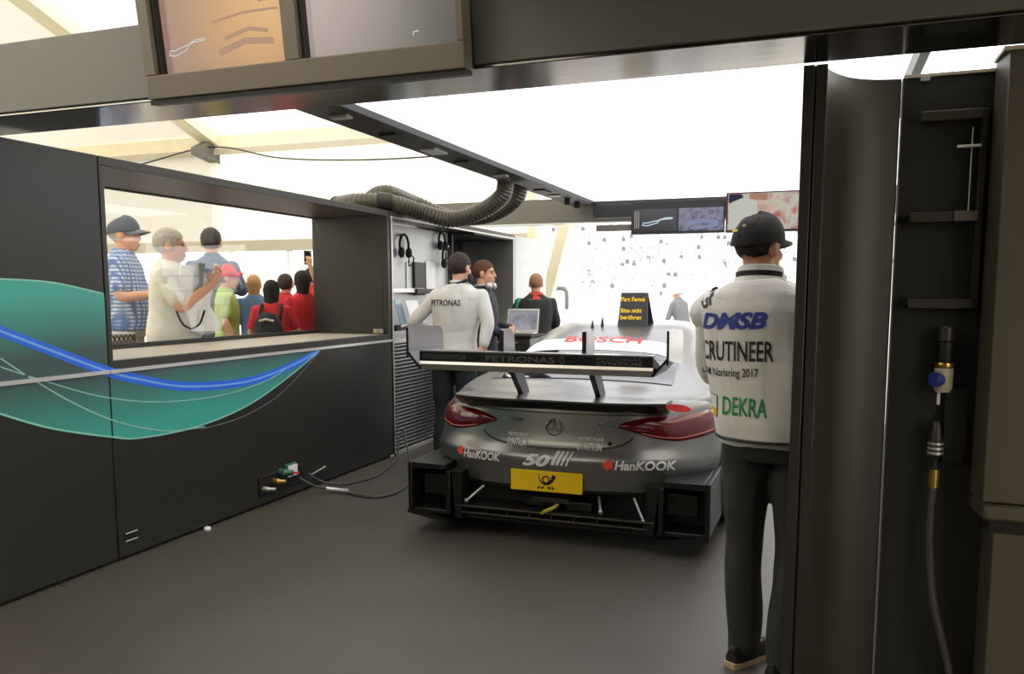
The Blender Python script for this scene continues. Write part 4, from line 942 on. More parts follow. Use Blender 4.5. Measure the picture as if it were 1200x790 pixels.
def hand(mb, w, d, nrm, curl, side, s=1.0):
    w = V(w); d = V(d).normalized(); nrm = V(nrm); nrm = (nrm - d * nrm.dot(d)).normalized(); u = d.cross(nrm) * side
    R = []
    for q, a, b in ((-0.02, 0.028, 0.022), (0.02, 0.033, 0.019), (0.055, 0.042, 0.017), (0.088, 0.041, 0.014)):
        R.append([w + d * q * s + (u * math.cos(t) * a + nrm * math.sin(t) * b) * s for t in [2 * pi * i / 12 for i in range(12)]])
    mb.rings(R)
    for i, L in enumerate((0.074, 0.082, 0.076, 0.060)):
        p = w + (d * 0.080 + u * (0.031 - 0.0205 * i)) * s; ang = 0.15; pts = [p]; dd = d
        for f in (0.46, 0.31, 0.23):
            ang += curl; dd = d * math.cos(ang) + nrm * math.sin(ang); p = p + dd * L * f * s; pts.append(p)
        mb.tube(pts, [0.0098 * s, 0.0095 * s, 0.0088 * s, 0.007 * s], 8)
    p = w + (d * 0.022 + u * 0.034) * s; dd = (d * 0.65 + u * 0.62 + nrm * 0.35).normalized(); p2 = p + dd * 0.045 * s; p3 = p2 + (d * 0.85 + u * 0.15 + nrm * 0.5).normalized() * 0.032 * s
    mb.tube([p - dd * 0.02 * s, p, p2, p3], [0.012 * s, 0.013 * s, 0.011 * s, 0.008 * s], 8)
TORSO = [(0.84, .150, .105, -.01), (0.90, .172, .122, -.012), (0.97, .172, .122, -.008), (1.06, .158, .112, 0), (1.15, .156, .110, .004), (1.26, .172, .118, .004), (1.35, .182, .116, 0), (1.42, .180, .102, -.006), (1.465, .155, .086, -.010), (1.50, .100, .072, -.012), (1.53, .066, .062, -.012)]
def person(label, loc, rz, h=1.80, arms=None, legs=None, skin=None, shirt=None, trousers=None, hair=('short', None), cap=None, head=(0, 0), sleeve='long', build=1.0, lean=(0, 0), voxel=0.010, group=None, belly=0.0, fold=0.006, soles=None, seed=0, shoes=None, facing=True, hs=1.0):
    k = h / 1.80; skin = skin or M_skin
    e = empty('person', loc, rz, label=label, cat='person', group=group)
    lean = V((lean[0], lean[1], 0)); RG = [(z, rx * build, ry * build + (belly * max(0, 1 - abs(z - 1.05) / 0.25)), y + belly * 0.5 * max(0, 1 - abs(z - 1.05) / 0.25)) for z, rx, ry, y in TORSO]
    A = {'L': ((-.245, -.02, 1.17), (-.25, .06, .93), (0, .15, -1), (1, 0, 0), 0.3), 'R': ((.245, -.02, 1.17), (.25, .06, .93), (0, .15, -1), (-1, 0, 0), 0.3)}
    if arms: A.update(arms)
    LG = {'L': ((-.105, .02, .49), (-.11, -.02, .09), 0.12), 'R': ((.105, .02, .49), (.11, -.02, .09), -0.12)}
    if legs: LG.update(legs)
    body = MB(); sh = MB(); tr = MB()
    torso(body, RG, -0.004, lean)
    nk = V((0, -0.012, 1.50)) + lean * 1.1; hc = V((0, 0.012, 1.655)) + lean * 1.25
    yaw, pit = head; HM = Matrix.Rotation(-yaw, 4, 'Z') @ Matrix.Rotation(pit, 4, 'X'); HT = lambda p: hc + (HM @ V(p)) * hs
    limb(body, [nk - V((0, 0, 0.04)), nk.lerp(hc, 0.45), HT((0, -0.012, -0.05))], [0.064, 0.058, 0.056])
    H3 = HM.to_3x3()
    for c, r in (((0, -0.012, 0.025), (.077, .097, .092)), ((0, 0.022, -0.035), (.060, .070, .083)), ((0, 0.052, -0.092), (.036, .032, .026)), ((0, .070, .018), (.055, .022, .016)),
                 ((.080, -.008, -.012), (.011, .021, .034)), ((-.080, -.008, -.012), (.011, .021, .034)), ((.035, .060, -.035), (.022, .022, .02)), ((-.035, .060, -.035), (.022, .022, .02)), ((0, .086, -.072), (.024, .010, .012))):
        body.ell(HT(c), [q_ * hs for q_ in r], 18, 12, 0, H3)
    body.tube([HT((0, .080, .016)), HT((0, .100, -.018)), HT((0, .106, -.034)), HT((0, .088, -.042))], [.008, .011, .014, .010], 10)
    for sd, sx in (('L', -1), ('R', 1)):
        el, wr, hd, pn, cu = A[sd]; el = V(el); wr = V(wr); s0 = V((sx * .178 * build, -.008, 1.425)) + lean * 0.95
        limb(body, [s0, s0.lerp(el, 0.5), el, el.lerp(wr, 0.4), wr], [.052, .047, .040, .040, .029]); hand(body, wr, hd, pn, cu, sx)
        if sleeve == 'long': limb(sh, [s0, s0.lerp(el, 0.5), el, el.lerp(wr, 0.5), el.lerp(wr, 0.93)], [.064, .060, .052, .048, .041])
        else: limb(sh, [s0, s0.lerp(el, 0.45), s0.lerp(el, 0.72)], [.068, .064, .066])
        kn, an, fy = LG[sd]; kn = V(kn); an = V(an); h0 = V((sx * .090, -.005, .90))
        limb(body, [h0, h0.lerp(kn, .5), kn, kn.lerp(an, .4), an], [.085, .072, .052, .052, .036])
        limb(tr, [h0 - V((0, 0, 0.02)), h0.lerp(kn, .5), kn, kn.lerp(an, .5), an + V((0, 0, -0.02))], [.100, .090, .074, .070, .064])
        f = V((math.sin(fy) * -1, math.cos(fy), 0)); body.tube([an, an + f * 0.05 - V((0, 0, 0.03)), an + f * 0.15 - V((0, 0, 0.05))], [.035, .036, .026], 10)
        sb = MB(); R = []; sd2 = V((f.y, -f.x, 0))
        for q, w, t in ((-.075, .026, .055), (-.05, .036, .085), (0.0, .039, .095), (.06, .043, .075), (.12, .048, .058), (.17, .042, .046), (.20, .022, .034)):
            c = V((an.x, an.y, 0)) + f * q
            R.append([c + sd2 * w * math.cos(a) + V((0, 0, max(.018, .018 + t * math.sin(a)))) for a in [2 * pi * i / 14 for i in range(14)]])
        shoe = MB(); shoe.rings(R); ss = MB(); ss.rings([[p_ * k for p_ in [V((an.x, an.y, 0)) + f * q + sd2 * w * x + V((0, 0, z)) for x, z in ((-1, 0), (1, 0), (1, .022), (-1, .022))]] for q, w in ((-.085, .024), (-.06, .038), (0, .041), (.06, .046), (.13, .051), (.18, .044), (.21, .022))])
        so = MB(); so.v = [tuple(V(v) * k) for v in shoe.v]; so.f = shoe.f; so.m = shoe.m
        so = so.build('shoe', shoes or M_rubber, e); ss.build('sole', soles or M_dark, so)
    torso(sh, [r for r in RG if r[0] > 0.86], 0.016, lean); torso(tr, [r for r in RG if r[0] < 1.0], 0.008, V((0, 0, 0)))
    bo = place(remesh(body, voxel, 3), 'body', skin, e, k)
    so = place(remesh(sh, voxel * 1.15, 5), 'shirt', shirt, e, k, fold, 9, seed); to = place(remesh(tr, voxel * 1.2, 5), 'trousers', trousers, e, k, fold * 1.7, 7, seed + 3)
    limbcol = MB(); cr = []
    for z, r in ((1.485, .098), (1.51, .086), (1.545, .073)):
        l = lean * ((z - .95) / .5); cr.append([V((l.x + r * math.cos(a), l.y - .012 + r * .9 * math.sin(a), z + 0.012 * -math.sin(a))) * k for a in [2 * pi * q / 20 for q in range(20)]])
    limbcol.rings(cr, cap=False); co = limbcol.build('collar', shirt, e)
    # hair
    kind, hm = hair
    if hm:
        hb_ = MB(); N, Mv = 60, 40; keep = []
        def hp(i, j, g=0.0):
            a = -pi / 2 + pi * i / Mv; b = 2 * pi * j / N; p = V(((.083 + g) * math.cos(a) * math.cos(b), -.014 + (.103 + g) * math.cos(a) * math.sin(b), .028 + (.096 + g) * math.sin(a)))
            nn = noise.noise(p * 45 + V((seed, 0, 0))) + 0.6 * noise.noise(V((p.x * 160, p.y * 160, p.z * 50))); return p * (1 + 0.035 * nn)
        def line(p):
            t = max(0, min(1, (p.y + 0.03) / 0.11)); base = (-0.062 if kind != 'crop' else -0.04) + 0.010 * noise.noise(p * 40)
            return base + (0.115) * t * t * (3 - 2 * t) if abs(p.x) < 0.2 else 0
        vs = [hp(i, j, -0.003 if cap else 0) for i in range(Mv + 1) for j in range(N)]; vs2 = [hp(i, j, -0.015 if cap else -0.012) for i in range(Mv + 1) for j in range(N)]
        fs = []
        for i in range(Mv):
            for j in range(N):
                q = (i * N + j, i * N + (j + 1) % N, (i + 1) * N + (j + 1) % N, (i + 1) * N + j); c = sum((vs[z] for z in q), V()) / 4
                if c.z > line(c): fs.append(q); fs.append(tuple(z + len(vs) for z in q[::-1]))
        hb_.add([HT(p) * k for p in vs + vs2], fs)
        ho = hb_.build('hair', hm, e)
        if kind in ('long', 'bob'):
            lb = MB(); L = 0.16 if kind == 'bob' else 0.30
            R = []
            for q in range(7):
                t = q / 6; R.append([HT((.088 * (1 - .35 * t) * math.cos(a), -.035 - .015 * t + (.078 * (1 - .35 * t)) * math.sin(a) * (1.0 if math.sin(a) < 0 else 0.25), .03 - L * t)) * k for a in [2 * pi * z / 18 for z in range(18)]])
            lb.rings(R).build('hair_length', hm, ho)
    if cap:
        cm, bm_ = cap; R = []
        for q in range(9):
            t = q / 8 * pi / 2 * 0.97; R.append([HT((.092 * math.cos(t) ** 0.8 * math.cos(a), -.010 + .113 * math.cos(t) ** 0.8 * math.sin(a), .014 + .014 * math.sin(a) + .108 * math.sin(t))) * k for a in [2 * pi * z / 28 for z in range(28)]])
        c0 = MB().rings(R).build('cap', cm, e)
        G = []
        for q in range(6):
            t = q / 5; G.append([HT((.084 * math.sin(b) * (1 - 0.12 * t), -.010 + (.100 + .085 * t * math.cos(b) ** 0.6) * math.cos(b) , .034 - .02 * t - .030 * math.sin(b) ** 2)) * k for b in [(-1.25 + 2.5 * z / 14) for z in range(15)]])
        br = MB().grid(G); br.grid([[p + V((0, 0, 0.005)) for p in r] for r in G]); br.build('cap_peak', bm_, c0)
        MB().ell(HT((0, -.010, .122)) * k, (.009, .009, .005), 10, 6).build('cap_button', cm, c0)
    if facing:
        for sx in (-1, 1):
            MB().ell(HT((sx * .031, .082, -.004)) * k, (.012, .008, .007), 10, 6).build('eye', M_eye, e)
            if hm: MB().tube([HT((sx * .014, .092, .014)) * k, HT((sx * .032, .091, .019)) * k, HT((sx * .048, .080, .014)) * k], [.003, .004, .003], 6).build('eyebrow', hm, e)
        MB().ell(HT((0, .094, -.072)) * k, (.021, .006, .006), 12, 6, 0, H3).build('mouth', M_lips, e)
    return dict(e=e, body=bo, shirt=so, trousers=to, collar=co, HT=lambda p: HT(p) * k, k=k, torso=RG, lean=lean)

# --- the official in the white tabard, back to us, looking to the right
M_vest = mat('white_tabard_cloth', rgb(226, 222, 216), 0.75, 0, 0.03, 4, 0.2, 90)
M_char = cloth('charcoal_trousers', rgb(46, 47, 47)); M_capb = cloth('black_cap_cloth', rgb(30, 30, 30)); M_wshirt = cloth('white_shirt', rgb(232, 230, 226))
sp = person('man in black cap and white tabard with printed back standing by the right post', (-0.150, 3.37, 0), math.radians(-6), 1.825,
            lean=(-0.06, 0), arms={'L': ((-.265, .06, 1.17), (-.16, .26, 1.07), (1, .45, .1), (0, -1, 0.2), 0.5), 'R': ((.20, .06, 1.19), (.12, .255, 1.09), (-1, .4, 0), (0, -1, 0.2), 0.5)},
            legs={'L': ((-.095, .0, .49), (-.085, -.02, .09), -0.45), 'R': ((.095, -.02, .49), (.085, -.10, .09), -0.6)},
            shirt=M_wshirt, trousers=M_char, hair=('crop', H_mid), cap=(M_capb, M_capb), head=(0.55, 0.02), voxel=0.007, build=1.06, fold=0.007, soles=mat('tan_sole', rgb(196, 170, 132), 0.6), seed=2)
vm = MB(); RGv = [(z, rx * k_, ry * k2, y) for z, rx, ry, y, k_, k2 in ((0.925, .205, .150, -.01, 1, 1), (0.99, .212, .156, -.01, 1, 1), (1.10, .215, .155, -.005, 1, 1), (1.22, .218, .155, 0, 1, 1), (1.34, .222, .150, 0, 1, 1), (1.42, .225, .135, -.006, 1, 1), (1.475, .200, .110, -.01, 1, 1), (1.505, .135, .09, -.012, 1, 1), (1.525, .09, .075, -.012, 1, 1))]
torso(vm, [(z, rx - .006, ry + .022, y) for z, rx, ry, y in RGv], 0.012, V((-0.06, 0, 0)), 28)
for sx in (-1, 1): limb(vm, [(sx * .15 - .055, -.008, 1.43), (sx * .205 - .055, -.008, 1.40)], [.074, .070])
vest = place(remesh(vm, 0.008, 5), 'tabard', M_vest, sp['e'], sp['k'], 0.016, 5.0, 5)
hem = MB(); ks = sp['k']
bv = BVHTree.FromPolygons([v.co for v in vest.data.vertices], [p.vertices for p in vest.data.polygons])
hp_ = []
for q in range(49):
    a = 2 * pi * q / 48; d = V((math.cos(a), math.sin(a) * .72, 0)); h_ = bv.ray_cast(V((-0.0, -.01, 0.955)) + d * 0.6, -d); hp_.append((h_[0] if h_[0] else V((0, 0, .945))) + V((0, 0, -0.012)))
hem.tube(hp_, 0.006, 6).build('hem_binding', M_blackprint, vest)
def back_text(obj, s_, x0, z0, w, h_, m, bold=0.02, shear=0.0, rot=0.0, parent=None, nx=0.0, n=(0, -1, 0)):
    r = V((math.cos(rot), 0, math.sin(rot))); u = V((-math.sin(rot), 0, math.cos(rot)))
    return lettering(s_, w, h_, cast_map(obj, (x0, 0, z0), r, u, n, 0.004), m, parent or obj, bold, shear, 1)
back_text(vest, 'DMSB', -0.272, 1.358, 0.268, 0.064, M_blueprint, 0.045, 0.3, 0.03)
back_text(vest, 'SCRUTINEER', -0.294, 1.240, 0.315, 0.076, M_blackprint, 0.012, 0, 0.02)
back_text(vest, 'DTM Norisring 2017', -0.282, 1.170, 0.252, 0.042, M_blackprint, 0.008, 0, 0.03)
back_text(vest, 'DEKRA', -0.165, 1.038, 0.172, 0.070, M_greenprint, 0.012, 0, 0.0)
back_text(vest, 'GP', -0.265, 1.432, 0.075, 0.070, M_blackprint, 0.03, 0.3, 0.5)
ptc = cast_map(vest, (-0.235, 0, 1.02), (1, 0, 0), (0, 0, 1), (0, -1, 0), 0.004)
for nm, z0, z1, m in (('patch', 0.0, 0.088, M_blackprint), ('patch', 0.003, 0.085, M_whiteprint), ('patch', 0.003, 0.036, M_yellow)):
    q = 0.004 + 0.0012 * (m is M_whiteprint) + 0.0024 * (m is M_yellow)
    f_ = cast_map(vest, (-0.235, 0, 1.02), (1, 0, 0), (0, 0, 1), (0, -1, 0), q); x1 = 0.045 if m is M_blackprint else 0.042
    MB().grid([[f_(x1 * i / 4, z0 + (z1 - z0) * j_ / 5) for i in range(5)] for j_ in range(6)]).build(nm, m, vest)
HTs = sp['HT']
cr = [[V((-0.064 + r * math.cos(a), -.014 + r * .95 * math.sin(a), z + 0.012 * -math.sin(a))) * sp['k'] for a in [2 * pi * q / 28 for q in range(28)]] for z, r in ((1.505, .108), (1.535, .092), (1.572, .084), (1.575, .080))]
tcol = MB().rings(cr, cap=False).build('shirt_collar', M_wshirt, sp['e'])
for z0, r0, w0, m_ in ((1.532, .0935, 0.020, M_blackprint),):
    MB().grid([[V((-0.064 + r0 * math.cos(a), -.014 + r0 * .95 * math.sin(a), z0 + dz + 0.012 * -math.sin(a))) * sp['k'] for a in [pi * 1.12 + pi * 0.76 * q / 16 for q in range(17)]] for dz in (0, w0)]).build('collar_print', m_, tcol)
MB().add([HTs((-.030 + .06 * i / 8, -.121 + 0.0035 * abs(i - 4) ** 1.2 * 0.6, 0.008 + (0.034 * math.sin(pi * i / 8)) * j_)) for j_ in (0, 1) for i in range(9)], [(i, i + 1, i + 10, i + 9) for i in range(8)]).build('cap_opening', cloth('dark_brown_strap', rgb(52, 44, 40)), sp['e'])
MB().add([HTs(p) for p in ((-.030, -.119, .055), (.0, -.123, .055), (.0, -.120, .064), (-.030, -.116, .064))], [(0, 1, 2, 3)]).build('cap_tag', M_yellow, sp['e'])
MB().ell(HTs((.02, -.108, .075)), (.006, .004, .006), 8, 6).build('cap_eyelet', M_whiteprint, sp['e'])

# --- man in the light grey team shirt, back to us beside the car
M_teamshirt = cloth('light_grey_team_shirt', rgb(208, 206, 200)); M_navy = cloth('dark_navy_trousers', rgb(34, 36, 42))
pp = person('man in light grey team shirt seen from behind with hand on his hip', (-2.84, 6.3, 0), math.radians(4), 1.855,
            arms={'L': ((-.335, -.04, 1.21), (-.20, .12, 1.11), (1, .5, -.3), (.2, -1, 0), 0.5), 'R': ((.305, -.05, 1.22), (.285, -.10, 1.04), (-.35, -.3, -1), (-.7, .6, 0), 0.7)},
            shirt=M_teamshirt, trousers=M_navy, hair=('short', H_mid), head=(0.35, 0.02), lean=(0.045, 0.0), voxel=0.008, build=1.06, fold=0.008, seed=9)
back_text(pp['shirt'], 'PETRONAS', -0.165, 1.392, 0.275, 0.050, M_blackprint, 0.02)
HTp = pp['HT']
MB().tube(smoothpath([HTp((-.088, -.03, -.10)), HTp((-.05, -.085, -.125)), HTp((0.0, -.095, -.130)), HTp((.05, -.085, -.125)), HTp((.088, -.03, -.10))]), 0.014, 8).build('headset_band', M_rubber, pp['e'])
MB().ell(HTp((-.097, .0, -.085)), (.022, .035, .04), 12, 8).build('headset_cup', M_rubber, pp['e'])
MB().ell(HTp((.097, .0, -.085)), (.022, .035, .04), 12, 8).build('headset_cup', M_rubber, pp['e'])

# --- man in profile behind him
ph = person('man in dark jacket with headset round his neck in profile before the black bay', (-3.03, 7.42, 0), math.radians(-82), 1.835,
            arms={'L': ((-.24, .03, 1.17), (-.12, .25, 1.12), (.9, .4, 0), (0, -1, 0), 0.5), 'R': ((.24, .03, 1.17), (.12, .26, 1.08), (-.9, .4, 0), (0, -1, 0), 0.5)},
            shirt=cloth('dark_blue_jacket', rgb(40, 44, 54)), trousers=M_navy, hair=('short', hmat('auburn_hair', rgb(92, 56, 40))), head=(0, 0.02), voxel=0.009, seed=14)
HTh = ph['HT']
MB().tube(smoothpath([HTh((-.09, .03, -.115)), HTh((-.06, -.075, -.12)), HTh((0, -.095, -.12)), HTh((.06, -.075, -.12)), HTh((.09, .03, -.115))]), 0.013, 8).build('headset_band', M_alu, ph['e'])
for sx in (-1, 1): MB().ell(HTh((sx * .085, .06, -.125)), (.025, .035, .04), 12, 8).build('headset_cup', M_alu, ph['e'])

# --- mechanic in the black suit near the garage mouth
M_suit = cloth('black_race_suit', rgb(44, 46, 48)); M_tealc = cloth('teal_cloth', rgb(40, 160, 140)); M_redc = cloth('orange_red_cloth', rgb(222, 70, 50))
pm_ = person('shaven-headed mechanic in black suit with teal shoulder stripe and red collar', (-3.13, 9.3, 0), math.radians(22), 1.745,
             arms={'L': ((-.30, .08, 1.19), (-.15, .27, 1.08), (.7, .7, 0), (.2, -1, 0), 0.5), 'R': ((.26, .05, 1.17), (.14, .27, 1.06), (-.8, .5, 0), (0, -1, 0), 0.5)},
             shirt=M_suit, trousers=M_suit, hair=('crop', hmat('fair_stubble', rgb(168, 122, 92))), head=(-0.05, 0.03), voxel=0.010, build=1.1, seed=21, facing=False)
f_ = cast_map(pm_['shirt'], (-0.20, 0, 1.30), (0.35, 0, 1), (-1, 0, 0.35), (-0.45, -0.8, 0.35), 0.006)
MB().grid([[f_(0.13 * i / 8, -0.02 + 0.045 * j_ / 3) for i in range(9)] for j_ in range(4)]).build('shoulder_stripe', M_tealc, pm_['e'])
f_ = cast_map(pm_['shirt'], (-0.10, 0, 1.385), (1, 0, 0), (0, 0, 1), (0, -1, 0.25), 0.006)
MB().grid([[f_(0.16 * i / 8, 0.016 * j_) for i in range(9)] for j_ in range(2)]).build('back_stripe', M_greyprint, pm_['e'])
f_ = cast_map(pm_['shirt'], (-0.08, 0, 0.985), (1, 0, 0), (0, 0, 1), (0, -1, 0), 0.008)
MB().grid([[f_(0.20 * i / 8, 0.028 * j_) for i in range(9)] for j_ in range(2)]).build('belt', M_sheet, pm_['e'])
cr = [[V((r * math.cos(a), -.012 + r * .9 * math.sin(a), z)) * pm_['k'] for a in [2 * pi * q / 20 for q in range(20)]] for z, r in ((1.465, .130), (1.50, .108), (1.55, .080))]
MB().rings(cr, cap=False).build('red_collar', M_redc, pm_['e'])

# --- trolley with laptop and carton beside the mechanic
tl = empty('tool_trolley', (-3.17, 8.55, 0), label='dark roll trolley standing between the cabinet and the car nose', cat='trolley')
box('body', (-0.28, -0.22, 0.12), (0.30, 0.22, 1.02), M_black2, tl, 0.01); box('worktop', (-0.30, -0.24, 1.02), (0.32, 0.24, 1.05), M_rubber, tl, 0.006)
for z in (0.2, 0.42, 0.64, 0.84):
    d_ = box('drawer', (-0.26, -0.232, z), (0.28, -0.22, z + 0.16), M_rack, tl, 0.003); box('handle', (-0.15, -0.25, z + 0.12), (0.17, -0.232, z + 0.135), M_alu, d_)
for sx in (-0.22, 0.24):
    for sy in (-0.17, 0.17): MB().cyl((sx - 0.02, sy, 0.06), (sx + 0.02, sy, 0.06), 0.06).build('castor', M_rubber, tl)
lp = empty('laptop', (-3.08, 8.60, 1.05), math.radians(6), label='open silver laptop on the trolley in front of the mechanic', cat='laptop')
box('base', (-0.18, -0.26 + 0.13, 0), (0.18, 0.10, 0.018), M_alu, lp, 0.004)
MB().prism([(-0.18, 0.0), (0.18, 0.0), (0.18, 0.25), (-0.18, 0.25)], lambda u, v, d: V((u, 0.10 + d + v * 0.30, 0.02 + v)), 0, 0.010).build('lid', M_alu, lp)
MB().prism([(-0.165, 0.02), (0.165, 0.02), (0.165, 0.235), (-0.165, 0.235)], lambda u, v, d: V((u, 0.10 + d + v * 0.30, 0.02 + v)), -0.003, -0.001).build('screen', screen_mat('laptop_screen', [(0.3, rgb(150, 150, 165)), (0.7, rgb(200, 200, 210))], 12, 0.5), lp)
ct = empty('carton', (-3.37, 8.42, 1.05), label='small tan carton on the trolley beside the laptop', cat='box')
box('body', (-0.07, -0.06, 0), (0.07, 0.06, 0.12), mat('tan_card', rgb(206, 170, 124), 0.8), ct, 0.003); box('tape', (-0.071, -0.061, 0.05), (0.071, 0.061, 0.066), M_sill, ct)

# --- spectators on the deck behind the hatch
DZ = 0.25; GS = 'spectators behind the hatch glass'
M_polo = cloth('white_polo', rgb(230, 224, 210)); M_check = cloth('blue_check_shirt', rgb(120, 145, 185)); M_bluej = cloth('slate_blue_shirt', rgb(78, 96, 124)); M_redt = cloth('red_shirt', rgb(205, 42, 48)); M_lime = cloth('lime_shirt', rgb(160, 182, 88)); M_denim = cloth('denim_shirt', rgb(96, 128, 165)); M_blk = cloth('black_top', rgb(38, 36, 38)); M_jeans = cloth('blue_jeans', rgb(60, 72, 98)); M_beige = cloth('beige_trousers', rgb(170, 155, 130))
def plaid(name, c1, c2, sc_=16):
    m = cloth(name, c1); nt = m.node_tree; b = nt.nodes['Principled BSDF']; tc = nt.nodes.new('ShaderNodeTexCoord')
    W_ = []
    for ax in ('X', 'Z'):
        w = nt.nodes.new('ShaderNodeTexWave'); w.bands_direction = ax; w.inputs['Scale'].default_value = sc_ / 3.0; w.inputs['Distortion'].default_value = 1.5; nt.links.new(tc.outputs['Object'], w.inputs['Vector']); W_.append(w)
    ad = nt.nodes.new('ShaderNodeMath'); ad.operation = 'MULTIPLY'; nt.links.new(W_[0].outputs['Fac'], ad.inputs[0]); nt.links.new(W_[1].outputs['Fac'], ad.inputs[1])
    mx = nt.nodes.new('ShaderNodeMix'); mx.data_type = 'RGBA'; mx.inputs[6].default_value = c1; mx.inputs[7].default_value = c2; nt.links.new(ad.outputs[0], mx.inputs[0]); nt.links.new(mx.outputs[2], b.inputs['Base Color']); return m
M_check = plaid('blue_white_check', rgb(84, 116, 172), rgb(226, 230, 238), 30)
def spec(label, px, py, X, rz, hd, **kw):
    p = onX(px, py, X); return person(label, (p.x, p.y, DZ), math.radians(rz), p.z - DZ - kw.pop('extra', 0.0), head=hd, voxel=0.011, hs=kw.pop('hs', 1.14), **kw)
NAT = lambda: None
s1 = spec('older man in dark peaked cap and blue checked shirt behind the hatch', 143, 251, -5.4, -64, (0, 0.02), shirt=M_check, trousers=M_beige, hair=('crop', H_grey), cap=(cloth('navy_cap', rgb(78, 84, 98)), cloth('navy_cap_peak', rgb(104, 108, 118))), sleeve='short', skin=M_skin2, seed=31, belly=0.05, extra=0.015,
          arms={'L': ((-.26, .05, 1.17), (-.14, .28, 1.15), (.6, .8, .1), (0, -.3, -1), 0.5), 'R': ((.26, .05, 1.17), (.12, .30, 1.18), (-.5, .8, .1), (0, -.3, -1), 0.5)})
HTc = s1['HT']
s2 = spec('grey-haired man in white polo shirt holding up a white bag behind the hatch', 197, 266, -4.68, -58, (-0.1, 0.05), shirt=M_polo, trousers=M_beige, hair=('short', H_grey), sleeve='short', skin=M_skin2, seed=37, build=1.2, belly=0.08,
          arms={'L': ((-.27, .14, 1.20), (-.06, .33, 1.40), (.3, .5, .8), (.6, -.6, .3), 0.6), 'R': ((.29, .12, 1.17), (.13, .34, 1.36), (-.3, .4, .9), (-.6, -.6, .2), 0.6)})
MB().tube(smoothpath([s2['HT']((-.10, .07, -.20)), s2['HT']((-.05, .09, -.24)), s2['HT']((0, .10, -.33))]), 0.012, 8).build('neck_strap', M_blk, s2['e'])
f_ = cast_map(s2['shirt'], (-0.15, 0, 1.25), (0.0, 0, 1), (-1, 0, 0), (-.2, -0.5, 0.4), 0.008)
MB().grid([[f_(0.20 * i / 8, -0.025 + 0.05 * j_ / 2) for i in range(9)] for j_ in range(3)]).build('shoulder_strap', cloth('khaki_strap', rgb(150, 138, 100)), s2['e'])
bagp = onX(222, 348, -4.47)
bg_ = empty('carrier_bag', bagp, math.radians(45), label='white carrier bag with grey printed panel held up by the man in white polo', cat='bag')
R = []
for t in range(9):
    q = t / 8; z = 0.24 - 0.50 * q; w = 0.06 + 0.13 * math.sin(pi * min(1, q * 0.75)) ; d_ = 0.015 + 0.03 * q
    R.append([V((w * math.cos(a) * (1 + 0.08 * math.sin(3 * a + t)) + 0.03 * math.sin(t), d_ * math.sin(a) * (1 + 0.1 * math.cos(5 * a + t)), z)) for a in [2 * pi * i / 24 for i in range(24)]])
MB().rings(R).build('bag_body', mat('white_film', rgb(232, 230, 226), 0.35, 0, 0.05, 9, 0.3, 30), bg_)
MB().prism([(0.02, 0.02), (0.09, 0.05), (0.12, 0.25), (0.05, 0.26)], lambda u, v, d: V((u, -0.05 + d, v)), 0, 0.012).build('printed_panel', mat('grey_card', rgb(140, 140, 138), 0.5), bg_)
for sx in (-1, 1): MB().tube(smoothpath([(sx * 0.10, -0.06, -0.10), (sx * 0.06, -0.075, -0.20), (0.0, -0.08, -0.24)]), 0.008, 6).build('handle', M_blk, bg_)
s3 = spec('tall man with brown hair in slate shirt and dark rucksack strap behind the hatch', 247, 266, -5.75, 40, (0.2, 0.0), shirt=M_bluej, trousers=M_jeans, hair=('short', H_mid), sleeve='long', seed=41, build=1.05,
          arms={'R': ((.27, .04, 1.2), (.15, .27, 1.22), (-.6, .7, .2), (0, -.3, -1), 0.5)})
RK = empty('rucksack', s3['e'].location + V((0.12, -0.16, 1.02)), math.radians(30), label='dark rucksack on the back of the tall brown-haired man behind the hatch', cat='rucksack')
MB().ell((0, -0.10, 0.10), (0.16, 0.09, 0.24), 20, 12).build('bag', cloth('black_green_nylon', rgb(42, 46, 40)), RK); MB().ell((0, -0.19, 0.0), (0.11, 0.05, 0.11), 16, 10).build('front_pocket', cloth('dark_nylon', rgb(34, 36, 36)), RK)
for sx in (-1, 1): MB().tube(smoothpath([(sx * 0.09, -0.04, -0.05), (sx * 0.11, 0.02, 0.25), (sx * 0.10, 0.12, 0.34)]), 0.02, 8).build('strap', cloth('black_green_nylon', rgb(42, 46, 40)), RK)
s4 = spec('child in red peaked cap and lime shirt with folded arms behind the hatch', 264, 310, -5.2, -50, (0.0, 0.15), shirt=M_lime, trousers=M_jeans, hair=('crop', H_brown), cap=(cloth('red_cap', rgb(214, 30, 44)), cloth('red_cap_peak', rgb(214, 30, 44))), sleeve='short', seed=43)
s5 = spec('person with tousled blond hair in denim shirt behind the hatch', 297, 321, -5.65, 40, (0.1, 0.1), shirt=M_denim, trousers=M_jeans, hair=('bob', H_blond), seed=47, sleeve='long')
s6 = spec('woman with long dark hair and small black rucksack behind the hatch', 318, 327, -4.70, 30, (0.1, 0.08), shirt=M_redt, trousers=M_jeans, hair=('long', H_dark), seed=53, sleeve='short',
          arms={'L': ((-.26, .0, 1.16), (-.24, .2, 1.0), (0, .8, -.4), (1, 0, 0), 0.4), 'R': ((.28, .08, 1.18), (.20, .30, 1.12), (-.2, .9, .1), (-.3, 0, -1), 0.5)})
RK2 = empty('rucksack', s6['e'].location + V((0.08, -0.15, 0.86)), math.radians(25), label='small black rucksack on the back of the long-haired woman behind the hatch', cat='rucksack')
MB().ell((0, -0.08, 0.05), (0.13, 0.075, 0.17), 20, 12).build('bag', cloth('dark_nylon', rgb(34, 36, 36)), RK2); MB().tube([(-0.06, -0.14, 0.14), (0, -0.165, 0.155), (0.06, -0.14, 0.14)], 0.012, 8).build('buckle_strip', M_sill, RK2)
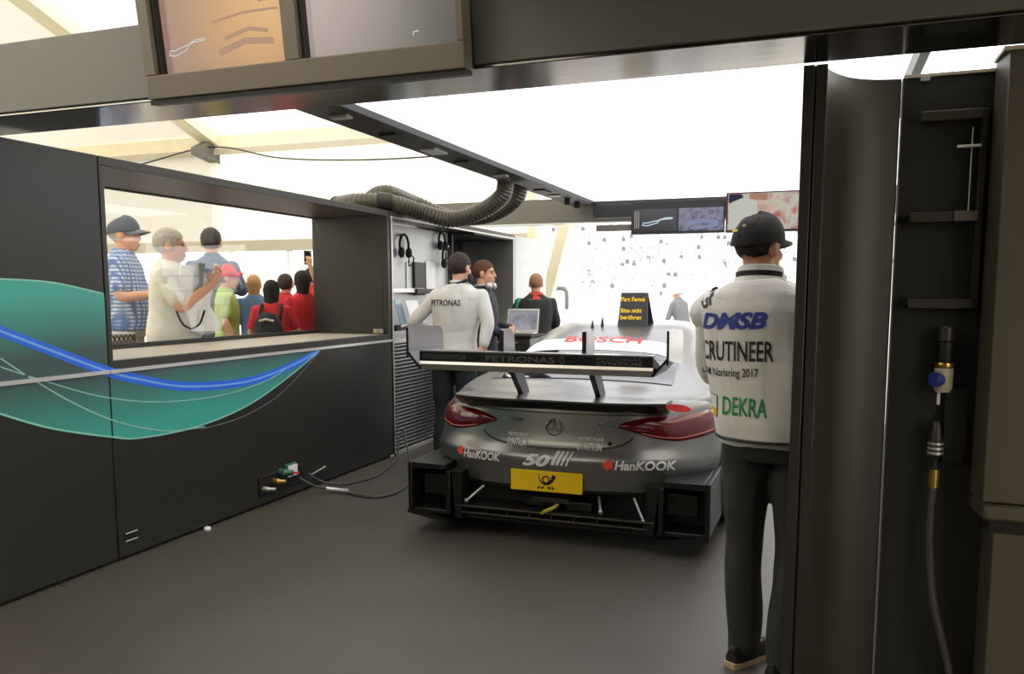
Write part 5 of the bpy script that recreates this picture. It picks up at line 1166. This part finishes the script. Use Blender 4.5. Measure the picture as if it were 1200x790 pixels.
for sx in (-1, 1): MB().tube(smoothpath([(sx * 0.07, -0.03, -0.05), (sx * 0.09, 0.02, 0.2), (sx * 0.085, 0.11, 0.28)]), 0.016, 8).build('strap', cloth('dark_nylon', rgb(34, 36, 36)), RK2)
s7 = spec('brown-haired person in red shirt standing behind the long-haired woman', 334, 320, -5.1, 20, (0.0, 0.05), shirt=M_redt, trousers=M_jeans, hair=('short', H_brown), seed=59, sleeve='short')
s8 = spec('person in red shirt with white sleeve raising one arm with a phone behind the hatch', 354, 316, -4.72, 60, (0.3, 0.0), shirt=M_redt, trousers=M_jeans, hair=('bob', H_dark), seed=61, sleeve='short', extra=-0.0,
          arms={'R': ((.30, .20, 1.62), (.22, .24, 1.86), (-.05, .1, 1), (0, 1, 0), 0.5)})
q_ = Matrix.Rotation(math.radians(60), 3, 'Z') @ (V((.215, .285, 1.955)) * s8['k'])
phn = empty('phone', s8['e'].location + q_, math.radians(60), label='dark phone held up by the raised arm behind the hatch', cat='phone')
box('phone_body', (-0.04, -0.005, -0.07), (0.04, 0.005, 0.07), M_dark, phn, 0.004); box('phone_lens', (0.015, -0.007, 0.045), (0.03, -0.005, 0.06), M_alu, phn)
s9 = spec('man in red top standing against the window jamb behind the hatch', 366, 312, -5.4, 10, (0.2, 0.0), shirt=M_redt, trousers=M_blk, hair=('short', H_dark), seed=67, sleeve='short')
# desk with gear behind the glass
dk = empty('desk', (-4.68, 4.30, DZ), label='black desk behind the hatch below the capped man', cat='desk')
box('top', (-0.24, -0.42, 0.86), (0.24, 0.42, 0.89), M_dark, dk, 0.004)
for sx in (-0.2, 0.2):
    for sy in (-0.38, 0.38): box('leg', (sx - 0.02, sy - 0.02, 0), (sx + 0.02, sy + 0.02, 0.86), M_dark, dk)
cse = empty('tool_case', (-4.70, 4.10, DZ + 0.89), label='black case with yellow label on the desk behind the hatch', cat='case')
box('body', (-0.10, -0.10, 0), (0.10, 0.10, 0.17), M_dark, cse, 0.006); box('label_plate', (0.10, -0.07, 0.07), (0.103, 0.07, 0.12), M_yellow, cse)
box('lid', (-0.102, -0.102, 0.17), (0.102, 0.102, 0.19), M_rack, cse, 0.004)
cra = empty('crate', (-4.66, 4.42, DZ + 0.89), label='low black lattice tray on the desk behind the hatch', cat='tray')
box('tray_base', (-0.12, -0.16, 0), (0.12, 0.16, 0.012), M_dark, cra)
for sy in range(9):
    y0 = -0.16 + 0.04 * sy
    MB().cyl((0.12, y0, 0.01), (0.12, min(0.16, y0 + 0.04), 0.07), 0.005, 6).build('lattice_bar', M_rack, cra); MB().cyl((0.12, y0, 0.07), (0.12, min(0.16, y0 + 0.04), 0.01), 0.005, 6).build('lattice_bar', M_rack, cra)
box('tray_rim', (-0.12, -0.16, 0.07), (0.125, 0.16, 0.08), M_silver, cra)

# =================================================================== OUTSIDE: pit lane, stand, crowd
M_conc = mat('sunlit_concrete', rgb(214, 212, 206), 0.8, 0, 0.05, 0.6)
gs = structure(empty('grandstand', (0, 98, -0.07)))
MB().prism([(0, 0)] + [q for i in range(26) for q in ((i * 0.8, 1.2 + i * 0.45), (i * 0.8 + 0.8, 1.2 + i * 0.45))] + [(20.8, 0)], lambda u, v, d: V((d, u, v)), -80, 50).build('tiers', M_conc, gs, smooth=False)
cw = MB(); random.seed(3)
crowd_m = [cloth('crowd_dark', rgb(96, 94, 104)), cloth('crowd_mid', rgb(150, 146, 150)), cloth('crowd_pale', rgb(222, 214, 206)), cloth('crowd_red', rgb(170, 70, 66))]
for i in range(24):
    x = -52.0
    while x < 12:
        x += 0.55 + random.random() * 1.1
        if random.random() < 0.48 + 0.5 * noise.noise(V((x * 0.12, i * 0.25, 0))): continue
        z = 1.2 + i * 0.45; y = i * 0.8 + 0.4; mi = random.choice((0, 1, 1, 2, 2, 2, 2))
        w = 0.2; cw.rings([[V((x + w * f * sx, y + 0.13 * f * sy, z + h_)) for sx, sy in ((-1, -1), (1, -1), (1, 1), (-1, 1))] for f, h_ in ((1.0, 0), (1.1, 0.5), (0.4, 0.62))], mi)
        cw.ell((x, y, z + 0.76), (0.10, 0.11, 0.14), 6, 4, 0 if random.random() < 0.5 else 1)
crd = cw.build('crowd', crowd_m, None, loc=(0, 98, -0.07)); tag(crd, 'seated crowd of spectators filling the sunlit grandstand across the track', 'crowd', kind='stuff')
structure(box('wall_pit', (-45, 22.0, -0.07), (30, 22.3, 1.05), M_white))
fr = structure(empty('fence_pit', (0, 22.1, 1.05)))
for x in range(-24, 12, 2): MB().cyl((x, 0, 0), (x, 0, 1.0), 0.03, 6).build('fence_post', M_alu, fr)
for z in (0.5, 1.0): MB().cyl((-26, 0, z), (12, 0, z), 0.02, 6).build('fence_rail', M_alu, fr)
mp_ = onY(803, 343, 15.5)
mar = person('marshal in pale overalls and white helmet bending outside the garage mouth', (mp_.x, 15.5, -0.07), math.radians(60), 1.72, lean=(0, 0.16), head=(0.2, -0.35),
             arms={'L': ((-.26, .22, 1.10), (-.15, .42, .95), (.3, .8, -.4), (.5, -.3, -.6), 0.5), 'R': ((.26, .22, 1.10), (.15, .42, .95), (-.3, .8, -.4), (-.5, -.3, -.6), 0.5)},
             legs={'L': ((-.12, .16, .46), (-.12, -.06, .09), 0.1), 'R': ((.12, .16, .46), (.12, -.06, .09), -0.1)},
             shirt=cloth('grey_overalls', rgb(96, 98, 104)), trousers=cloth('grey_overalls', rgb(96, 98, 104)), hair=('crop', H_brown), voxel=0.016, seed=71)
R = []
for q in range(9):
    t = -0.5 + q / 8 * (pi / 2 + 0.5) * 0.98; R.append([mar['HT']((.115 * math.cos(t) * math.cos(a), -.005 + .135 * math.cos(t) * math.sin(a), .0 + .145 * math.sin(t))) for a in [2 * pi * z / 24 for z in range(24)]])
MB().rings(R).build('helmet', mat('white_helmet', rgb(170, 172, 176), 0.3), mar['e'])
hk = empty('hose_stand', (-3.95, 13.3, -0.07), label='grey crook-topped pipe stand outside beyond the mechanic', cat='stand')
a = onY(655, 338, 13.3); zt = a.z + 0.07
MB().tube(smoothpath([(a.x + 3.95 - 0.10, 0, 0.03), (a.x + 3.95 - 0.10, 0, zt - 0.15), (a.x + 3.95 - 0.06, 0, zt - 0.02), (a.x + 3.95 + 0.04, 0, zt), (a.x + 3.95 + 0.13, 0, zt - 0.06), (a.x + 3.95 + 0.14, 0, zt - 0.35)]), 0.035, 10).build('pipe', mat('mid_grey_pipe', rgb(110, 114, 118), 0.5), hk)
MB().cyl((a.x + 3.85, 0, 0), (a.x + 3.85, 0, 0.03), 0.2).build('base', M_alu, hk)

bpy.data.scenes.remove(TMP)
